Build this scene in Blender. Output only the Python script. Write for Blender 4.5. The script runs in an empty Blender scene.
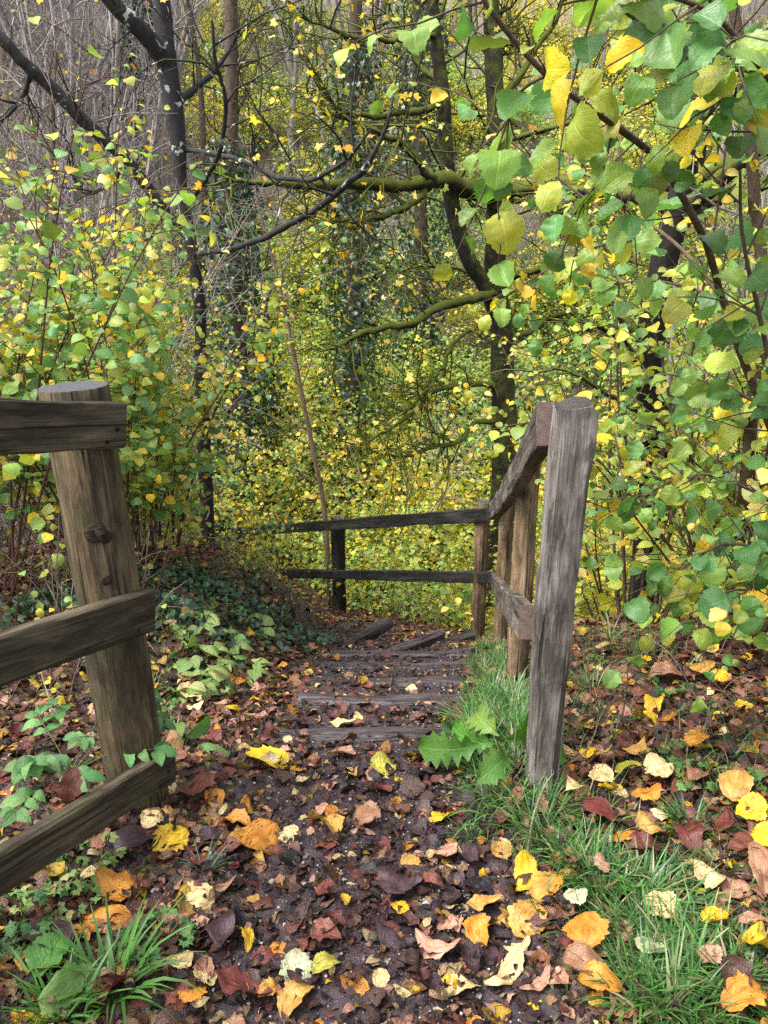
import bpy, math, random
import numpy as np
from mathutils import Matrix, Vector

rng = np.random.default_rng(11)
random.seed(5)
SC = bpy.context.scene
COL = SC.collection
R = math.radians

# ------------------------------------------------------------------ camera
EYE = np.array([0.0, 0.0, 1.6])
PITCH = R(17.0)
FPX = 768.0
cam = bpy.data.cameras.new('camera')
cam.sensor_fit = 'VERTICAL'
cam.sensor_height = 24.0
cam.lens = 18.0
cam.clip_start = 0.02
cam.clip_end = 600
cam_ob = bpy.data.objects.new('camera', cam)
COL.objects.link(cam_ob)
cam_ob.location = EYE
cam_ob.rotation_euler = (R(90) - PITCH, 0, 0)
SC.camera = cam_ob


def at(px, py, d):
    """world point seen at photo pixel px,py, d metres ahead of the viewer"""
    u, v = (px - 384.0) / FPX, (512.0 - py) / FPX
    fy = math.cos(PITCH) + v * math.sin(PITCH)
    fz = -math.sin(PITCH) + v * math.cos(PITCH)
    k = d / fy
    return np.array([u * k, d, 1.6 + fz * k])


def sstep(a, b, x):
    t = np.clip((x - a) / (b - a), 0, 1)
    return t * t * (3 - 2 * t)


def splus(x, w):
    return np.where(x / w > 30, x, w * np.log1p(np.exp(np.clip(x / w, -40, 30))))


def vnoise(x, y, s, seed=0):
    """smooth value noise"""
    x = np.asarray(x, float) / s + 37.13 * seed
    y = np.asarray(y, float) / s + 91.7 * seed
    xi, yi = np.floor(x), np.floor(y)
    fx, fy = x - xi, y - yi
    fx, fy = fx * fx * (3 - 2 * fx), fy * fy * (3 - 2 * fy)

    def h(a, b):
        v = np.sin(a * 127.1 + b * 311.7 + seed * 17.3) * 43758.5453
        return v - np.floor(v)
    return (h(xi, yi) * (1 - fx) + h(xi + 1, yi) * fx) * (1 - fy) + (h(xi, yi + 1) * (1 - fx) + h(xi + 1, yi + 1) * fx) * fy


FA = np.array([0.79, 6.0])          # fence corner
FD = np.array([-1.37, 2.15]) / math.hypot(1.37, 2.15)
FN = np.array([FD[1], -FD[0]])      # away from the path, beyond the fence


def path_mask(x, y):
    """1 on the trodden path"""
    cx = np.where(y < 5.2, -.03 + .055 * np.maximum(y - 2.6, 0), 0.113 - (y - 5.2) * 0.62)
    hw = 0.44 - .05 * np.exp(-((y - 2.9) / .9) ** 2) + 0.03 * np.sin(y * 3.1) + 0.04 * (vnoise(x, y, .35, 3) - .5) + np.where(y > 4.5, .12, 0)
    return 1 - sstep(hw - .10, hw + .12, np.abs(x - cx)) * 1.0


def H(x, y):
    x = np.asarray(x, float)
    y = np.asarray(y, float)
    sp = splus(y - 2.25, .12)
    left = sstep(-.5, -1.7, x)
    slope = .365 - .12 * left * sstep(11.5, 7, y) - .05 * sstep(.8, 1.8, x) * sstep(9, 6, y)
    z = -slope * sp
    # steps: each tread nearly level between timber noses
    t = (y - 2.76) / .52
    saw = (t - np.floor(t) - .5) * .13
    z = z + saw * (sstep(2.6, 2.9, y) * sstep(5.4, 5.0, y)) * path_mask(x, y)
    # banks
    z = z + .10 * left + .16 * sstep(.62, 1.5, x) * sstep(6, 4.5, y) + .05 * sstep(-3, -8, x) * 4
    z = z - .045 * path_mask(x, y)
    z = z + .22 * sstep(-.62, -1.15, x) * sstep(2.9, 4.2, y) * sstep(8.5, 6.2, y) * sstep(-5, -3, x)
    z = z - .16 * np.exp(-((x - 1.4) / .5) ** 2 - ((y - 2.95) / .3) ** 2)
    # valley drop beyond the fence
    df = (x - FA[0]) * FN[0] + (y - FA[1]) * FN[1]
    z = z - .42 * np.minimum(splus(df - .5, .3), 4.5) * sstep(4.5, 7, y)
    # valley floor and the far wooded slope
    z = z + .365 * splus(y - 10.5, .8) + .72 * splus(y - 13.5, 1.5) + .15 * splus(y - 26, 3)
    z = np.where(z > 30, 30 + (z - 30) * .02, z)
    z = z + (vnoise(x, y, 3.0, 1) - .5) * .5 * sstep(7, 12, y) + (vnoise(x, y, .5, 2) - .5) * .07 * (1 - .6 * path_mask(x, y)) \
        + (vnoise(x, y, .16, 4) - .5) * .03
    return z


def Hn(x, y, e=.03):
    n = np.stack([-(H(x + e, y) - H(x - e, y)) / (2 * e), -(H(x, y + e) - H(x, y - e)) / (2 * e), np.ones_like(np.asarray(x, float))], -1)
    return n / np.linalg.norm(n, axis=-1, keepdims=True)


def ground_at(px, py):
    """where the view ray through a photo pixel meets the ground"""
    ds = np.arange(.6, 60, .01)
    u, v = (px - 384.0) / FPX, (512.0 - py) / FPX
    k = ds / (math.cos(PITCH) + v * math.sin(PITCH))
    xs = u * k
    zs = 1.6 + (-math.sin(PITCH) + v * math.cos(PITCH)) * k
    hit = np.nonzero(zs < H(xs, ds))[0]
    i = hit[0] if len(hit) else len(ds) - 1
    return np.array([xs[i], ds[i], float(H(xs[i], ds[i]))])


def zdepth(p):
    return p[1] * math.cos(PITCH) + (1.6 - p[2]) * math.sin(PITCH)


# ------------------------------------------------------------------ mesh building
def nrm(v):
    v = np.asarray(v, float)
    return v / np.maximum(np.linalg.norm(v, axis=-1, keepdims=True), 1e-9)


class Geo:
    def __init__(s):
        s.V, s.F4, s.F3, s.C, s.L, s.M4, s.M3 = [], [], [], [], [], [], []
        s.n = 0

    def add(s, V, F4=None, F3=None, C=(1, 1, 1), L=None, m=0):
        V = np.asarray(V, float).reshape(-1, 3)
        n = len(V)
        s.V.append(V)
        C = np.asarray(C, float)
        s.C.append(np.broadcast_to(C, (n, 3)) if C.ndim == 1 else C.reshape(-1, 3))
        s.L.append(np.zeros((n, 3)) if L is None else np.asarray(L, float).reshape(-1, 3))
        if F4 is not None and len(F4):
            F4 = np.asarray(F4, int).reshape(-1, 4)
            s.F4.append(F4 + s.n)
            s.M4.append(np.full(len(F4), m))
        if F3 is not None and len(F3):
            F3 = np.asarray(F3, int).reshape(-1, 3)
            s.F3.append(F3 + s.n)
            s.M3.append(np.full(len(F3), m))
        s.n += n

    def mesh(s, name, mats, origin=(0, 0, 0), smooth=True, sharp=None):
        me = bpy.data.meshes.new(name)
        V = np.concatenate(s.V) - np.asarray(origin, float)
        F4 = np.concatenate(s.F4) if s.F4 else np.zeros((0, 4), int)
        F3 = np.concatenate(s.F3) if s.F3 else np.zeros((0, 3), int)
        M = np.concatenate([*s.M4, *s.M3]) if (s.M4 or s.M3) else np.zeros(0, int)
        me.vertices.add(len(V))
        me.vertices.foreach_set('co', V.astype(np.float32).ravel())
        li = np.concatenate([F4.ravel(), F3.ravel()]).astype(np.int32)
        me.loops.add(len(li))
        me.loops.foreach_set('vertex_index', li)
        npoly = len(F4) + len(F3)
        me.polygons.add(npoly)
        ls = np.concatenate([np.arange(len(F4)) * 4, len(F4) * 4 + np.arange(len(F3)) * 3]).astype(np.int32)
        me.polygons.foreach_set('loop_start', ls)
        me.polygons.foreach_set('material_index', M.astype(np.int32))
        me.polygons.foreach_set('use_smooth', np.full(npoly, smooth))
        me.update(calc_edges=True)
        C = np.concatenate(s.C)
        a = me.attributes.new('Col', 'FLOAT_COLOR', 'POINT')
        a.data.foreach_set('color', np.concatenate([C, np.ones((len(C), 1))], 1).astype(np.float32).ravel())
        a = me.attributes.new('luv', 'FLOAT_VECTOR', 'POINT')
        a.data.foreach_set('vector', np.concatenate(s.L).astype(np.float32).ravel())
        for m in (mats if isinstance(mats, (list, tuple)) else [mats]):
            me.materials.append(m)
        if sharp:
            me.set_sharp_from_angle(angle=R(sharp))
        return me

    def build(s, name, mats, parent=None, origin=(0, 0, 0), smooth=True, sharp=None):
        ob = bpy.data.objects.new(name, s.mesh(name, mats, origin, smooth, sharp))
        COL.objects.link(ob)
        if parent is not None:
            ob.parent = parent
        return ob


def tag(o, label=None, cat=None, group=None, kind=None):
    if label:
        o['label'] = label
    if cat:
        o['category'] = cat
    if group:
        o['group'] = group
    if kind:
        o['kind'] = kind
    return o


def thing(name, label, cat, loc=(0, 0, 0), group=None):
    o = bpy.data.objects.new(name, None)
    o.empty_display_size = .2
    COL.objects.link(o)
    o.location = loc
    return tag(o, label, cat, group)


def copy_thing(src, label=None, group=None, loc=None, rz=None, sc=None):
    r = src.copy()
    COL.objects.link(r)
    if loc is not None:
        r.location = loc
    if rz is not None:
        r.rotation_euler = (0, 0, rz)
    if sc is not None:
        r.scale = (sc, sc, sc) if np.isscalar(sc) else sc
    if label:
        r['label'] = label
    if group:
        r['group'] = group
    for ch in list(src.children):
        c = ch.copy()
        COL.objects.link(c)
        c.parent = r
        for g in ch.children:
            d = g.copy()
            COL.objects.link(d)
            d.parent = c
    return r


def smooth_line(P, n):
    """Catmull-Rom resampling to n points"""
    P = np.asarray(P, float)
    Q = np.vstack([2 * P[0] - P[1], P, 2 * P[-1] - P[-2]])
    t = np.linspace(0, len(P) - 1 - 1e-6, n)
    i = t.astype(int)
    f = (t - i)[:, None]
    a, b, c, d = Q[i], Q[i + 1], Q[i + 2], Q[i + 3]
    return .5 * ((2 * b) + (-a + c) * f + (2 * a - 5 * b + 4 * c - d) * f ** 2 + (-a + 3 * b - 3 * c + d) * f ** 3)


def tube(g, P, Rr, k=6, C=(1, 1, 1), lump=0.0, cap=True, m=0):
    P = np.asarray(P, float)
    n = len(P)
    Rr = np.broadcast_to(np.asarray(Rr, float), (n,))
    T = np.empty_like(P)
    T[1:-1] = P[2:] - P[:-2]
    T[0], T[-1] = P[1] - P[0], P[-1] - P[-2]
    T = nrm(T)
    ref = np.array([0.0, 0, 1]) if abs(T[:, 2]).mean() < .8 else np.array([1.0, 0, 0])
    A = nrm(np.cross(T, ref))
    B = np.cross(T, A)
    th = np.arange(k) * 2 * math.pi / k
    rad = Rr[:, None] * (1 + lump * rng.standard_normal((n, k)))
    V = P[:, None] + rad[..., None] * (np.cos(th)[None, :, None] * A[:, None] + np.sin(th)[None, :, None] * B[:, None])
    s = np.concatenate([[0], np.cumsum(np.linalg.norm(np.diff(P, axis=0), axis=1))])
    L = np.stack([np.broadcast_to(th / 6.283, (n, k)), np.broadcast_to(s[:, None], (n, k)), np.zeros((n, k))], -1)
    i = np.arange(n - 1)[:, None] * k
    j = np.arange(k)
    F = np.stack([i + j, i + (j + 1) % k, i + k + (j + 1) % k, i + k + j], -1).reshape(-1, 4)
    V = V.reshape(-1, 3)
    F3 = []
    if cap:
        V = np.vstack([V, P[-1] + T[-1] * Rr[-1] * .5])
        L = np.vstack([L.reshape(-1, 3), [0, s[-1], 0]])
        b = (n - 1) * k
        F3 = [[b + q, b + (q + 1) % k, n * k] for q in range(k)]
    g.add(V, F, F3, C, L, m)


# ------------------------------------------------------------------ leaf outlines
def leaf_grid(widths, cols=(-1, -.5, 0, .5, 1), fold=.15, curl=.15, serr=.0, twist=0.0, wav=.0, seed=0):
    r = np.random.default_rng(seed)
    n = len(widths)
    t = np.linspace(0, 1, n)
    V, L = [], []
    for i in range(n):
        w = widths[i]
        for c in cols:
            e = w
            if abs(c) == 1 and serr and 0 < i < n - 1:
                e = w * (1 + serr * (1 if i % 2 else -1) + serr * .6 * r.standard_normal())
            x = c * e
            z = fold * abs(x) - curl * (t[i] - .4) ** 2 * 2 + twist * x * (t[i] - .3) + wav * math.sin(t[i] * 9 + c * 2.3 + seed) * abs(c)
            V.append((x, t[i] - .12 * serr * abs(c), z))
            L.append((c, t[i], 0))
    k = len(cols)
    F = [[i * k + j, i * k + j + 1, (i + 1) * k + j + 1, (i + 1) * k + j] for i in range(n - 1) for j in range(k - 1)]
    return np.array(V), np.array(F), np.zeros((0, 3), int), np.array(L)


def crumple(tpl, amp, seed, s=.22):
    V, F4, F3, L = tpl
    V = V.copy()
    V[:, 2] += amp * (vnoise(V[:, 0], V[:, 1], s, seed) - .5) * 2 + amp * .5 * (vnoise(V[:, 0], V[:, 1], s * .45, seed + 3) - .5)
    V[:, 0] += .25 * amp * (vnoise(V[:, 1], V[:, 0], s, seed + 5) - .5)
    edge = np.abs(L[:, 0]) > .9
    V[edge, 0] *= 1 + (.22 if amp < .06 else .34) * (vnoise(V[edge, 1], V[edge, 0] * 3, .11, seed + 7) - .62)
    return V, F4, F3, L


def ovate(n, w=.42, peak=.38, tip=1.5):
    t = np.linspace(0, 1, n)
    a = np.where(t < peak, np.sin(t / peak * math.pi / 2) ** .75, np.cos((t - peak) / (1 - peak) * math.pi / 2) ** (1 / tip))
    a = w * np.maximum(a, 0)
    a[0], a[-1] = .012, .008
    return a


def palmate(lobes=5, seed=0, deep=.68, cup=.12):
    r = np.random.default_rng(seed)
    V, L = [(0, .32, 0)], [(0, .4, 0)]
    angs = np.linspace(-135, 135, lobes * 2 + 1)
    for i, a in enumerate(angs):
        big = .62 - .17 * (abs(a) / 135) ** 1.5
        rad = big if i % 2 else big * deep
        if i in (0, len(angs) - 1):
            rad = .2
        rad *= 1 + .08 * r.standard_normal()
        x, y = math.sin(R(a)) * rad, .32 + math.cos(R(a)) * rad
        V.append((x, y, -cup * (x * x + (y - .3) ** 2) * 2 + .05 * r.standard_normal()))
        L.append((x * 2, y, 0))
    F3 = [[0, i, i + 1] for i in range(1, len(V) - 1)]
    return np.array(V), np.zeros((0, 4), int), np.array(F3), np.array(L)


BROAD = [crumple(leaf_grid(ovate(17, .43 + .04 * (i % 3), .44, 2.0), cols=(-1, -.6, -.3, 0, .3, .6, 1), fold=(.15, .4, .05, -.2, .6)[i], curl=(.35, .1, .7, .3, -.15)[i], serr=.06, twist=(.3, -.5, .2, .8, 0)[i], wav=.04, seed=i), .055, 80 + i, .16) for i in range(5)]
MID = [leaf_grid(ovate(6, .40 + .03 * i, .42, 1.6), cols=(-1, 0, 1), fold=(.12, .3, .0)[i], curl=(.3, .1, .5)[i], serr=.05, twist=(.2, -.4, .1)[i], seed=i) for i in range(3)]
SMALL = [leaf_grid(np.array([.03, .38, .34, .02]), cols=(-1, 0, 1), fold=f, curl=c) for f, c in ((.2, .3), (.0, .1), (.4, .4))]
TINY = [leaf_grid(np.array([.05, .42, .03]), cols=(-1, 1), fold=0, curl=c) for c in (.0, .5)]
MAPLE = [palmate(5, i) for i in range(3)]
LITTER = [crumple(leaf_grid(ovate(19, (.40, .45, .36, .43, .34, .47)[i], .47, 2.1), cols=(-1, -.72, -.4, 0, .4, .72, 1), fold=(.05, -.12, .35, .1, .5, 0)[i], curl=(.1, -.25, .5, -.4, .3, .15)[i],
                    serr=.045, twist=(.2, -.5, .8, .3, -.2, .6)[i], wav=.02, seed=20 + i), (.07, .10, .08, .13, .09, .06)[i], i) for i in range(6)]
LITMID = [crumple(leaf_grid(ovate(8, (.42, .38, .45, .33, .4, .44)[i], .47, 2.0), cols=(-1, -.55, 0, .55, 1), fold=(.1, .3, -.2, .5, -.1, .2)[i], curl=(.2, -.3, .5, .1, -.5, .35)[i], serr=.06, twist=(.3, -.6, .9, .2, -.4, .7)[i], seed=60 + i), .10, 40 + i, .3) for i in range(6)]
LANCE = [leaf_grid(ovate(8, .17, .4, 1.6), cols=(-1, 0, 1), fold=.25, curl=.4 + .2 * i, seed=i) for i in range(2)]
LOBED = [leaf_grid(np.array([.02, .06, .20, .09, .27, .12, .30, .15, .28, .16, .22, .1, .01]) * 1.05, cols=(-1, -.5, 0, .5, 1), fold=.2, curl=.5, wav=.05, seed=3)]


def scatter(g, tpls, P, A, N, S, C, m=0):
    """put one leaf outline at each P: axis A, face normal N, length S, colour C"""
    P, A, N, S, C = (np.asarray(q, float) for q in (P, A, N, S, C))
    if not len(P):
        return
    A = nrm(A)
    X = nrm(np.cross(A, N))
    N = np.cross(X, A)
    pick = rng.integers(0, len(tpls), len(P))
    rnd = rng.random(len(P))
    for q, (V, F4, F3, L) in enumerate(tpls):
        I = np.nonzero(pick == q)[0]
        if not len(I):
            continue
        W = P[I][:, None] + S[I][:, None, None] * (V[None, :, 0:1] * X[I][:, None] + V[None, :, 1:2] * A[I][:, None] + V[None, :, 2:3] * N[I][:, None])
        off = (np.arange(len(I)) * len(V))[:, None, None]
        LL = np.broadcast_to(L, (len(I), *L.shape)).copy()
        LL[..., 2] = rnd[I][:, None]
        CC = np.broadcast_to(C[I][:, None], (len(I), len(V), 3))
        g.add(W.reshape(-1, 3), (F4[None] + off).reshape(-1, 4) if len(F4) else None, (F3[None] + off).reshape(-1, 3) if len(F3) else None,
              CC.reshape(-1, 3), LL.reshape(-1, 3), m)


def palette(n, cols, w, jit=.18):
    cols = np.asarray(cols, float)
    i = rng.choice(len(cols), n, p=np.asarray(w, float) / sum(w))
    j = rng.choice(len(cols), n, p=np.asarray(w, float) / sum(w))
    f = (rng.random(n) ** 3 * .6)[:, None]
    return np.clip((cols[i] * (1 - f) + cols[j] * f) * (1 + jit * rng.standard_normal((n, 1))) * (1 + .06 * rng.standard_normal((n, 3))), .004, .85)


# ------------------------------------------------------------------ materials
class NT:
    def __init__(s, name):
        s.mat = bpy.data.materials.new(name)
        s.mat.use_nodes = True
        s.t = s.mat.node_tree
        s.t.nodes.clear()
        s.out = s.n('ShaderNodeOutputMaterial')

    def n(s, typ, **kw):
        nd = s.t.nodes.new(typ)
        for k, v in kw.items():
            if k.startswith('_'):
                nd.inputs[k[1:].replace('_', ' ')].default_value = v
            else:
                setattr(nd, k, v)
        return nd

    def l(s, a, b):
        s.t.links.new(a, b)

    def ramp(s, fac, stops, interp='LINEAR'):
        r = s.n('ShaderNodeValToRGB')
        r.color_ramp.interpolation = interp
        e = r.color_ramp.elements
        while len(e) < len(stops):
            e.new(.5)
        for q, (p, c) in zip(e, stops):
            q.position = p
            q.color = (*c, 1) if len(c) == 3 else c
        s.l(fac, r.inputs[0])
        return r.outputs[0]

    def mix(s, fac, a, b, mode='MIX'):
        m = s.n('ShaderNodeMix', data_type='RGBA', blend_type=mode)
        m.clamp_factor = True
        for sock, v in ((m.inputs[0], fac), (m.inputs[6], a), (m.inputs[7], b)):
            if hasattr(v, 'is_output'):
                s.l(v, sock)
            else:
                sock.default_value = v if np.isscalar(v) else (*v, 1)
        return m.outputs[2]

    def math(s, op, a, b=0.0, c=0.0):
        m = s.n('ShaderNodeMath', operation=op)
        for sock, v in zip(m.inputs, (a, b, c)):
            if hasattr(v, 'is_output'):
                s.l(v, sock)
            else:
                sock.default_value = v
        return m.outputs[0]

    def noise(s, vec, scale, detail=3, rough=.55, dist=0.0):
        n = s.n('ShaderNodeTexNoise', _Scale=scale, _Detail=detail, _Roughness=rough, _Distortion=dist)
        if vec is not None:
            s.l(vec, n.inputs['Vector'])
        return n.outputs['Fac']

    def scaled(s, vec, sc, off=(0, 0, 0)):
        m = s.n('ShaderNodeMapping')
        m.inputs['Scale'].default_value = sc
        m.inputs['Location'].default_value = off
        s.l(vec, m.inputs['Vector'])
        return m.outputs[0]


def leaf_mat(name, obj_color=False, transl=.35, rough=.45, spots=.35, veins=.5, spot=(.12, .05, .02), detail=True, spec=.4, blotch=(1.25, .95, .6), bk=.6, bump=.6, vb=.3, n2s=9.0):
    t = NT(name)
    if obj_color:
        oi = t.n('ShaderNodeObjectInfo')
        base, rnd = oi.outputs['Color'], oi.outputs['Random']
    else:
        base = t.n('ShaderNodeAttribute', attribute_name='Col').outputs['Color']
    luv = t.n('ShaderNodeAttribute', attribute_name='luv').outputs['Vector']
    sx = t.n('ShaderNodeSeparateXYZ')
    t.l(luv, sx.inputs[0])
    u, v = sx.outputs[0], sx.outputs[1]
    if not obj_color:
        rnd = sx.outputs[2]
    cb = t.n('ShaderNodeCombineXYZ')
    t.l(u, cb.inputs[0])
    t.l(v, cb.inputs[1])
    t.l(t.math('MULTIPLY', rnd, 57.0), cb.inputs[2])
    col = base
    if detail:
        au = t.math('ABSOLUTE', u)
        n1 = t.noise(cb.outputs[0], 2.6, 3, .6)
        # blotches of another tone
        k = t.math('MULTIPLY', t.ramp(n1, [(.42, (0, 0, 0)), (.66, (1, 1, 1))]), bk)
        col = t.mix(k, col, t.mix(1.0, col, blotch, 'MULTIPLY'))
        n2 = t.noise(cb.outputs[0], n2s, 2, .5)
        k2 = t.math('MULTIPLY', t.ramp(n2, [(.60, (0, 0, 0)), (.70, (1, 1, 1))]), t.math('MULTIPLY', t.ramp(rnd, [(.25, (0, 0, 0)), (.9, (1, 1, 1))]), spots * 1.6))
        col = t.mix(k2, col, spot)
        # veins
        ph = t.math('SUBTRACT', t.math('MULTIPLY', v, 9.0), t.math('MULTIPLY', au, 3.0))
        fr = t.math('ABSOLUTE', t.math('SUBTRACT', t.math('FRACT', ph), .5))
        side = t.ramp(fr, [(.0, (1, 1, 1)), (.10, (0, 0, 0))])
        mid = t.ramp(au, [(.03, (1, 1, 1)), (.09, (0, 0, 0))])
        ve = t.math('MAXIMUM', t.math('MULTIPLY', side, .6), mid)
        col = t.mix(t.math('MULTIPLY', ve, veins), col, t.mix(1.0, col, (1.7, 1.6, 1.5), 'MULTIPLY'))
    p = t.n('ShaderNodeBsdfPrincipled', _Roughness=rough)
    p.inputs['Specular IOR Level'].default_value = spec
    t.l(col, p.inputs['Base Color'])
    if detail:
        b = t.n('ShaderNodeBump', _Strength=bump, _Distance=.006)
        t.l(t.math('SUBTRACT', t.math('ADD', t.math('MULTIPLY', n2, .6), t.math('MULTIPLY', n1, .8)), t.math('MULTIPLY', ve, vb)), b.inputs['Height'])
        t.l(b.outputs[0], p.inputs['Normal'])
    if transl:
        tr = t.n('ShaderNodeBsdfTranslucent')
        t.l(t.mix(1.0, col, (1.3, 1.35, .7), 'MULTIPLY'), tr.inputs['Color'])
        mx = t.n('ShaderNodeMixShader')
        mx.inputs[0].default_value = transl
        t.l(p.outputs[0], mx.inputs[1])
        t.l(tr.outputs[0], mx.inputs[2])
        t.l(mx.outputs[0], t.out.inputs[0])
    else:
        t.l(p.outputs[0], t.out.inputs[0])
    return t.mat


def wood_mat(name, dark, mid, light, algae=0.0, rough=.75, fine=1.0, axis=0, wet=.0):
    """weathered timber, grain along the part's own length (local X)"""
    t = NT(name)
    oc = t.n('ShaderNodeTexCoord').outputs['Object']
    oi = t.n('ShaderNodeObjectInfo').outputs['Random']
    sh = t.n('ShaderNodeVectorMath', operation='ADD')
    cb = t.n('ShaderNodeCombineXYZ')
    t.l(t.math('MULTIPLY', oi, 31.0), cb.inputs[0])
    t.l(t.math('MULTIPLY', oi, 17.0), cb.inputs[1])
    t.l(oc, sh.inputs[0])
    t.l(cb.outputs[0], sh.inputs[1])
    v = sh.outputs[0]
    g1 = t.noise(t.scaled(v, (3.2, 34, 34)), 1.0, 6, .72, 1.2)
    g2 = t.noise(t.scaled(v, (5, 130 * fine, 130 * fine)), 1.0, 3, .6, .3)
    big = t.noise(t.scaled(v, (3.5, 9, 9)), 1.0, 5, .68, .5)
    sm = t.noise(t.scaled(v, (9, 30, 30)), 1.0, 4, .65)
    col = t.ramp(g1, [(.28, dark), (.5, mid), (.72, light)])
    col = t.mix(t.math('MULTIPLY', t.ramp(g2, [(.45, (1, 1, 1)), (.62, (0, 0, 0))]), .55), col, t.mix(1.0, col, (.35, .33, .32), 'MULTIPLY'))
    col = t.mix(t.ramp(big, [(.42, (0, 0, 0)), (.60, (.85, .85, .85))]), col, tuple(.7 * a for a in dark))
    pale = t.noise(t.scaled(v, (2.0, 11, 11), (5, 2, 8)), 1.0, 4, .6, .4)
    col = t.mix(t.math('MULTIPLY', t.ramp(pale, [(.5, (0, 0, 0)), (.68, (1, 1, 1))]), .55), col, tuple(1.25 * a for a in light))
    col = t.mix(t.math('MULTIPLY', t.ramp(sm, [(.52, (0, 0, 0)), (.8, (1, 1, 1))]), .3), col, light)
    crack = t.noise(t.scaled(v, (1.1, 55, 55), (3, 1, 2)), 1.0, 2, .5, .5)
    ck = t.ramp(crack, [(.34, (1, 1, 1)), (.40, (0, 0, 0))])
    col = t.mix(t.math('MULTIPLY', ck, .85), col, (.012, .010, .009))
    if algae:
        an = t.noise(v, 7, 5, .7)
        col = t.mix(t.math('MULTIPLY', t.ramp(an, [(.42, (0, 0, 0)), (.68, (1, 1, 1))]), algae), col, (.055, .07, .022))
    vc = t.n('ShaderNodeAttribute', attribute_name='Col').outputs['Color']
    col = t.mix(1.0, col, vc, 'MULTIPLY')
    p = t.n('ShaderNodeBsdfPrincipled', _Roughness=rough)
    p.inputs['Specular IOR Level'].default_value = .3 + wet
    t.l(col, p.inputs['Base Color'])
    b = t.n('ShaderNodeBump', _Strength=1.0, _Distance=.010)
    hh = t.math('SUBTRACT', t.math('ADD', t.math('MULTIPLY', g1, .6), t.math('MULTIPLY', g2, .5)), t.math('MULTIPLY', ck, .8))
    t.l(hh, b.inputs['Height'])
    t.l(b.outputs[0], p.inputs['Normal'])
    t.l(p.outputs[0], t.out.inputs[0])
    return t.mat


def endgrain_mat(name, dark, light):
    t = NT(name)
    oc = t.n('ShaderNodeTexCoord').outputs['Object']
    w = t.n('ShaderNodeTexWave', wave_type='RINGS', rings_direction='X', _Scale=46.0, _Distortion=5.0, _Detail=4.0)
    w.inputs['Detail Scale'].default_value = 1.5
    t.l(t.scaled(oc, (1, 1, 1), (0, .03, .01)), w.inputs['Vector'])
    n = t.noise(oc, 40, 4, .7)
    col = t.mix(t.math('ADD', t.math('MULTIPLY', w.outputs['Fac'], .3), t.math('MULTIPLY', n, .4)), dark, light)
    col = t.mix(t.ramp(n, [(.4, (0, 0, 0)), (.7, (.8, .8, .8))]), col, tuple(.4 * a for a in dark))
    p = t.n('ShaderNodeBsdfPrincipled', _Roughness=.8)
    t.l(col, p.inputs['Base Color'])
    b = t.n('ShaderNodeBump', _Strength=.5, _Distance=.004)
    t.l(t.math('ADD', t.math('MULTIPLY', w.outputs['Fac'], .3), n), b.inputs['Height'])
    t.l(b.outputs[0], p.inputs['Normal'])
    t.l(p.outputs[0], t.out.inputs[0])
    return t.mat


def bark_mat(name, dark, light, moss=0.0, lichen=0.0, mosscol=(.075, .090, .010), scale=1.0, rough=.85):
    t = NT(name)
    oc = t.n('ShaderNodeTexCoord').outputs['Object']
    n1 = t.noise(t.scaled(oc, (18 * scale, 18 * scale, 5 * scale)), 1.0, 5, .7, .6)
    n2 = t.noise(oc, 3.0, 3, .6)
    n3 = t.noise(oc, 60, 3, .7)
    col = t.ramp(n1, [(.3, dark), (.7, light)])
    if moss:
        gn = t.n('ShaderNodeNewGeometry').outputs['Normal']
        sx = t.n('ShaderNodeSeparateXYZ')
        t.l(gn, sx.inputs[0])
        nm = t.noise(oc, 7, 4, .7)
        up = t.math('ADD', t.math('MULTIPLY', sx.outputs[2], .55), t.math('ADD', t.math('MULTIPLY', t.math('SUBTRACT', nm, .5), 1.3), moss - .5))
        mk = t.ramp(up, [(.05, (0, 0, 0)), (.35, (1, 1, 1))])
        mc = t.mix(n3, tuple(.45 * a for a in mosscol), tuple(1.5 * a for a in mosscol))
        col = t.mix(mk, col, mc)
    if lichen:
        ln = t.noise(oc, 9, 3, .55, .6)
        col = t.mix(t.ramp(ln, [(.655 - lichen * .1, (0, 0, 0)), (.685 - lichen * .1, (1, 1, 1))]), col, (.38, .39, .37))
    vc = t.n('ShaderNodeAttribute', attribute_name='Col').outputs['Color']
    col = t.mix(1.0, col, vc, 'MULTIPLY')
    p = t.n('ShaderNodeBsdfPrincipled', _Roughness=rough)
    p.inputs['Specular IOR Level'].default_value = .25
    t.l(col, p.inputs['Base Color'])
    b = t.n('ShaderNodeBump', _Strength=.8, _Distance=.02)
    t.l(t.math('ADD', n1, t.math('MULTIPLY', n3, .4)), b.inputs['Height'])
    t.l(b.outputs[0], p.inputs['Normal'])
    t.l(p.outputs[0], t.out.inputs[0])
    return t.mat


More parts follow.
